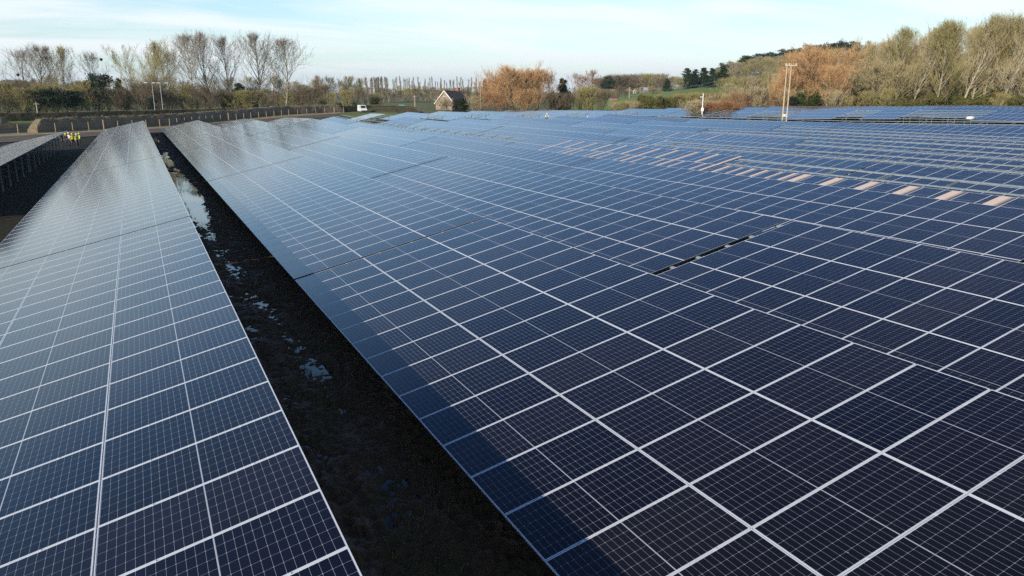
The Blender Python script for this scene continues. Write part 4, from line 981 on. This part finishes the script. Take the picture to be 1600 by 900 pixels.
build_car(632, 292, M_WHITE, "white car parked beyond the dark low hedge", R_(70)); build_car(612, 296, M_NAVY, "dark car parked left of the white car", R_(65))
p = at(627, 153, 300); o = empty("storage_bin", (p.x, p.y, ground_z(p.x, p.y)), facing(p)); tag(o, "teal bin with a sloped lid behind the white car", "bin")
m = MB(); m.v += [(-.9,-.5,0),(.9,-.5,0),(.9,.5,0),(-.9,.5,0),(-1,-.6,1.5),(1,-.6,1.5),(1,.6,1.7),(-1,.6,1.7)]
for f in ((0,3,2,1),(0,1,5,4),(1,2,6,5),(2,3,7,6),(3,0,4,7),(4,5,6,7)): m.face(f)
obj("tub", m.mesh("tub", [M_TEAL]), o); m = MB(); m.v += [(-1.05,-.66,1.51),(1.05,-.66,1.51),(1.05,.66,1.72),(-1.05,.66,1.72),(-.95,-.55,1.72),(.95,-.55,1.72),(.95,.55,1.95),(-.95,.55,1.95)]
for f in ((0,3,2,1),(0,1,5,4),(1,2,6,5),(2,3,7,6),(3,0,4,7),(4,5,6,7)): m.face(f)
obj("lid", m.mesh("lid", [M_TEAL]), o)

# ------------------------------------------------------------------ poles
def build_poles():
    # a pair of tall timber poles joined at the top
    a = at(1222.3, 188, 150); b = at(1228.8, 188, 150); gz = min(ground_z(a.x, a.y), ground_z(b.x, b.y)); top = at(1232, 100, 150).z
    o = empty("twin_utility_pole", (a.x, a.y, gz)); tag(o, "pair of tall pale timber poles joined by a crossbar near the orange willows", "utility pole"); d = Vector((b.x-a.x, b.y-a.y, 0)); H = top-gz
    for q in (Vector((0,0,0)), d):
        m = MB(); m.tube([q + Vector((0,0,-.5)), q + Vector((0,0,H*.5)), q + Vector((0,0,H))], [.14, .12, .10], 9); po = obj("pole", m.mesh("pole", [M_POLE]), o)
    u = unit(d); m = MB(); m.bar(-u*.35 + Vector((0,0,H-.25)), d + u*1.0 + Vector((0,0,H-.25)), .14, .16); ca = obj("crossbar", m.mesh("crossbar", [M_POLE]), o)
    for t in (-.2, d.length*.5, d.length+.8):
        m = MB(); m.tube([u*t + Vector((0,0,H-.17)), u*t + Vector((0,0,H+.02)), u*t + Vector((0,0,H+.12))], [.05, .09, .04], 8); obj("insulator", m.mesh("insulator", [M_WHITE]), ca)
    m = MB(); m.box(tuple(d*.5 + Vector((-.25, -.25, H*.12))), tuple(d*.5 + Vector((.25, .25, H*.16)))); obj("sign_plate", m.mesh("sign_plate", [M_WHITE]), o)
    # lamp posts on the left
    for px, lab in ((240, "left grey lamp post with two white lantern arms before the rounded olive tree"), (252.5, "right grey lamp post with two white lantern arms before the rounded olive tree")):
        p = at(px, 153, 256); gz = ground_z(p.x, p.y); H = at(px-4, 130, 256).z - gz; o = empty("lamp_post", (p.x, p.y, gz), facing(p)); tag(o, lab, "lamp post", "lamp posts behind the hedges")
        m = MB(); m.tube([(0,0,-.3), (0,0,1.2), (0,0,H)], [.11, .09, .06], 9); obj("post", m.mesh("post", [M_GALV]), o)
        for s in (-1, 1):
            m = MB(); m.tube([(0,0,H-.1), (s*.6,0,H+.05), (s*1.5,0,H+.1)], [.05, .045, .04], 6); ar = obj("arm", m.mesh("arm", [M_GALV]), o)
            m = MB(); m.v += [(s*1.3,-.16,H+.02),(s*2.3,-.13,H+.06),(s*2.3,.13,H+.06),(s*1.3,.16,H+.02),(s*1.35,-.1,H+.2),(s*2.2,-.08,H+.18),(s*2.2,.08,H+.18),(s*1.35,.1,H+.2)]
            for f in ((0,3,2,1),(0,1,5,4),(1,2,6,5),(2,3,7,6),(3,0,4,7),(4,5,6,7)): m.face(f)
            obj("lantern", m.mesh("lantern", [M_WHITE]), ar)
    for px, t, r, lab in ((751, 127, 330, "tall thin telegraph pole between the house and the willows"), (648, 149, 300, "thin telegraph pole left of the gabled house"), (983, 136, 400, "thin telegraph pole on the slope by the green field"), (1109, 138, 415, "thin pole standing on the green hillside below the conifers"), (55, 160, 262, "short pale pole among the left scrub")):
        p = at(px, 153, r); gz = ground_z(p.x, p.y); H = at(px, t, r).z - gz; o = empty("telegraph_pole", (p.x, p.y, gz), facing(p)); tag(o, lab, "telegraph pole", "telegraph poles")
        m = MB(); m.tube([(0,0,-.3), (0,0,H)], [.16, .11], 8); obj("pole", m.mesh("pole", [M_POLE]), o); m = MB(); m.box((-.7, -.16, H-.5), (.7, -.12, H-.38)); obj("crossarm", m.mesh("crossarm", [M_POLE]), o)
    p = at(1098.5, 153, 176); gz = ground_z(p.x, p.y); H = at(1098.5, 146, 176).z - gz; o = empty("monitoring_mast", (p.x, p.y, gz), facing(p)); tag(o, "slim white mast with a white base box among the tan reeds", "mast")
    m = MB(); m.tube([(0,0,0), (0,0,H)], [.13, .10], 9); obj("pole", m.mesh("pole", [M_WHITE]), o); m = MB(); m.box((-.35, -.3, H-1.6), (.35, .3, H-1.6+.0)) if False else None
    z0 = at(1098.5, 173, 176).z - gz; m = MB(); m.box((-.28, -.25, z0-.1), (.28, .25, z0+.55)); m.box((-.33, -.3, z0+.55), (.33, .3, z0+.62)); obj("cabinet", m.mesh("cabinet", [M_WHITE]), o)
    m = MB(); m.tube([(-.45, 0, H-.75), (.1, 0, H-.7)], [.06, .05], 6); m.box((-.62, -.09, H-.9), (-.4, .09, H-.68)); obj("camera_arm", m.mesh("camera_arm", [M_WHITE]), o)
build_poles()
def build_wires():
    a = at(1230, 101, 150); b = at(983, 138, 400)
    for k, (dz, lab) in enumerate(((0.0, "upper thin overhead wire running left from the twin timber poles"), (-0.9, "lower thin overhead wire running left from the twin timber poles"))):
        m = MB(); pts = []
        for q in range(25):
            t = q/24; p = a.lerp(b, t); pts.append(Vector((p.x-a.x, p.y-a.y + k*.8, p.z-a.z + dz - 9*t*(1-t))))
        m.tube(pts, [.022]*25, 4); tag(obj("overhead_wire", m.mesh("overhead_wire", [M_GALV]), None, a), lab, "wire", "overhead wires")
build_wires()

# ------------------------------------------------------------------ people
def skin_body(name, joints, edges, root):
    me = bpy.data.meshes.new(name); me.from_pydata([j[0] for j in joints], edges, []); o = bpy.data.objects.new(name, me); C.objects.link(o)
    sk = o.modifiers.new("skin", 'SKIN'); ss = o.modifiers.new("sub", 'SUBSURF'); ss.levels = 1; ss.render_levels = 1
    for k, j in enumerate(joints): me.skin_vertices[0].data[k].radius = (j[1], j[2]); me.skin_vertices[0].data[k].use_root = (k == root)
    dg = bpy.context.evaluated_depsgraph_get(); ev = o.evaluated_get(dg); res = bpy.data.meshes.new_from_object(ev); bpy.data.objects.remove(o); res.name = name
    return res
def person_meshes(crouch):
    if not crouch:
        J = [((0,0,.95),.15,.11), ((0,0,1.15),.15,.11), ((0,0,1.38),.17,.12), ((0,0,1.50),.06,.06), ((0,-.01,1.60),.075,.09), ((0,-.01,1.70),.08,.095),
             ((.11,0,.88),.10,.10), ((.12,-.02,.5),.075,.075), ((.13,.02,.09),.05,.05), ((.13,-.16,.04),.045,.035),
             ((-.11,0,.88),.10,.10), ((-.13,.02,.5),.075,.075), ((-.15,.04,.09),.05,.05), ((-.16,-.14,.04),.045,.035),
             ((.22,0,1.40),.07,.07), ((.28,.0,1.12),.05,.05), ((.24,-.16,.95),.038,.038), ((.22,-.24,.93),.03,.04),
             ((-.22,0,1.40),.07,.07), ((-.29,.02,1.12),.05,.05), ((-.27,-.08,.88),.038,.038), ((-.26,-.12,.80),.03,.04)]
    else:
        J = [((0,.1,.42),.17,.14), ((0,.02,.62),.17,.13), ((0,-.12,.85),.18,.13), ((0,-.2,.98),.06,.06), ((0,-.24,1.06),.075,.09), ((0,-.26,1.15),.08,.095),
             ((.12,.06,.38),.11,.11), ((.17,-.32,.46),.08,.08), ((.16,-.22,.08),.05,.05), ((.17,-.38,.04),.045,.035),
             ((-.12,.06,.38),.11,.11), ((-.2,-.26,.12),.08,.08), ((-.2,.18,.07),.05,.05), ((-.2,.3,.05),.04,.035),
             ((.22,-.14,.86),.07,.07), ((.28,-.38,.62),.05,.05), ((.16,-.56,.44),.038,.038), ((.13,-.62,.40),.03,.04),
             ((-.22,-.14,.86),.07,.07), ((-.28,-.36,.58),.05,.05), ((-.16,-.58,.42),.038,.038), ((-.13,-.64,.38),.03,.04)]
    E = [(0,1),(1,2),(2,3),(3,4),(4,5),(0,6),(6,7),(7,8),(8,9),(0,10),(10,11),(11,12),(12,13),(2,14),(14,15),(15,16),(16,17),(2,18),(18,19),(19,20),(20,21)]
    return skin_body("person_body", J, E, 0), J
def person(p, rz, jacket, hat, label, crouch=False, legs=None):
    me, J = person_meshes(crouch)
    for m in (M_SKIN, jacket, legs or M_NAVY, M_BLACK): me.materials.append(m)
    jv = [Vector(j[0]) for j in J]; zone = [1,1,1,0,0,0, 2,2,2,3, 2,2,2,3, 1,1,0,0, 1,1,0,0]; zone[0] = 2
    for f in me.polygons: f.material_index = zone[min(range(len(jv)), key=lambda k: (jv[k]-f.center).length_squared)]; f.use_smooth = True
    o = obj("person", me, None, p, (0,0,rz)); tag(o, label, "person", "workers on the site"); h = jv[5]
    m = MB(); m.tube([h+Vector((0,0,.0)), h+Vector((0,0,.02)), h+Vector((0,0,.09)), h+Vector((0,0,.14))], [.135, .13, .11, .04], 12); m.tube([h+Vector((0,-.05,-.005)), h+Vector((0,-.06,.012))], [.16, .15], 12)
    obj("hard_hat", m.mesh("hard_hat", [hat], True), o)
    for s in (-1, 1):
        e = MB(); e.tube([h + Vector((s*.032, -.098, -.035)), h + Vector((s*.032, -.106, -.035))], [.012, .008], 6); obj("eye", e.mesh("eye", [M_BLACK]), o)
def build_people():
    info = [(87, 121, M_NAVY, M_WHITE, "worker in dark clothes and white helmet deepest under the left table", 1.2), (94, 119, M_NAVY, M_HIVISY, "worker in dark clothes with an amber helmet under the left table", -.6),
            (98.5, 120, M_PALE, M_WHITE, "worker in a pale jacket and white helmet under the left table's end", 2.2), (104, 117, M_HIVISY, M_HIVISY, "worker in an amber jacket at the left table's end", .4),
            (110.5, 116, M_HIVIS, M_WHITE, "worker in a bright yellow green jacket and white helmet beside the left table", 1.0), (115.5, 118, M_HIVIS, M_HIVIS, "rightmost worker in yellow green with a yellow helmet, standing clear of the left table", -1.4)]
    for px, r, j, h, lab, rz in info:
        p = at(px, 153, r); person((p.x, p.y, ground_z(p.x, p.y)-.02), rz, j, h, lab)
    q = at(853.5, 187.5, 143); person((q.x, q.y, q.z), facing(q, .6), M_PALE, M_WHITE, "worker in a pale yellow jacket crouching on the panels in mid field", True)
    q = at(918, 187, 140); person((q.x, q.y, ground_z(q.x, q.y)+.9), facing(q, -.5), M_RBRICK, M_WHITE, "worker in a rust jacket and white helmet by a bare frame", False)
build_people()
p = at(1516, 184.5, 118); m = MB(); bm = bmesh.new(); bmesh.ops.create_icosphere(bm, subdivisions=3, radius=1)
for v in bm.verts:
    c = v.co.copy(); k = 1 + .18*noise.noise(c*2.2); v.co = Vector((math.copysign(abs(c.x)**.6, c.x)*.50*k, math.copysign(abs(c.y)**.6, c.y)*.38*k, max(-.16, c.z*.24*k)))
me = bpy.data.meshes.new("sack"); bm.to_mesh(me); bm.free(); me.materials.append(M_WHITE); me.polygons.foreach_set("use_smooth", [True]*len(me.polygons))
tag(obj("white_sack", me, None, (p.x, p.y, p.z)), "lumpy white sack lying on the bare rails at the right", "sack")

# ------------------------------------------------------------------ air
def build_haze():
    m = MB(); m.box((-7500, -7500, -3), (7500, 7500, 190)); mt = bpy.data.materials.new("haze"); mt.use_nodes = True; nt = mt.node_tree; nt.nodes.clear()
    o = nt.nodes.new('ShaderNodeOutputMaterial'); v = nt.nodes.new('ShaderNodeVolumePrincipled'); v.inputs['Color'].default_value = (.62, .82, 1.0, 1); v.inputs['Density'].default_value = 9e-5; v.inputs['Anisotropy'].default_value = 0.2
    nt.links.new(v.outputs[0], o.inputs['Volume']); tag(obj("haze", m.mesh("haze", [mt])), kind="stuff")
build_haze()
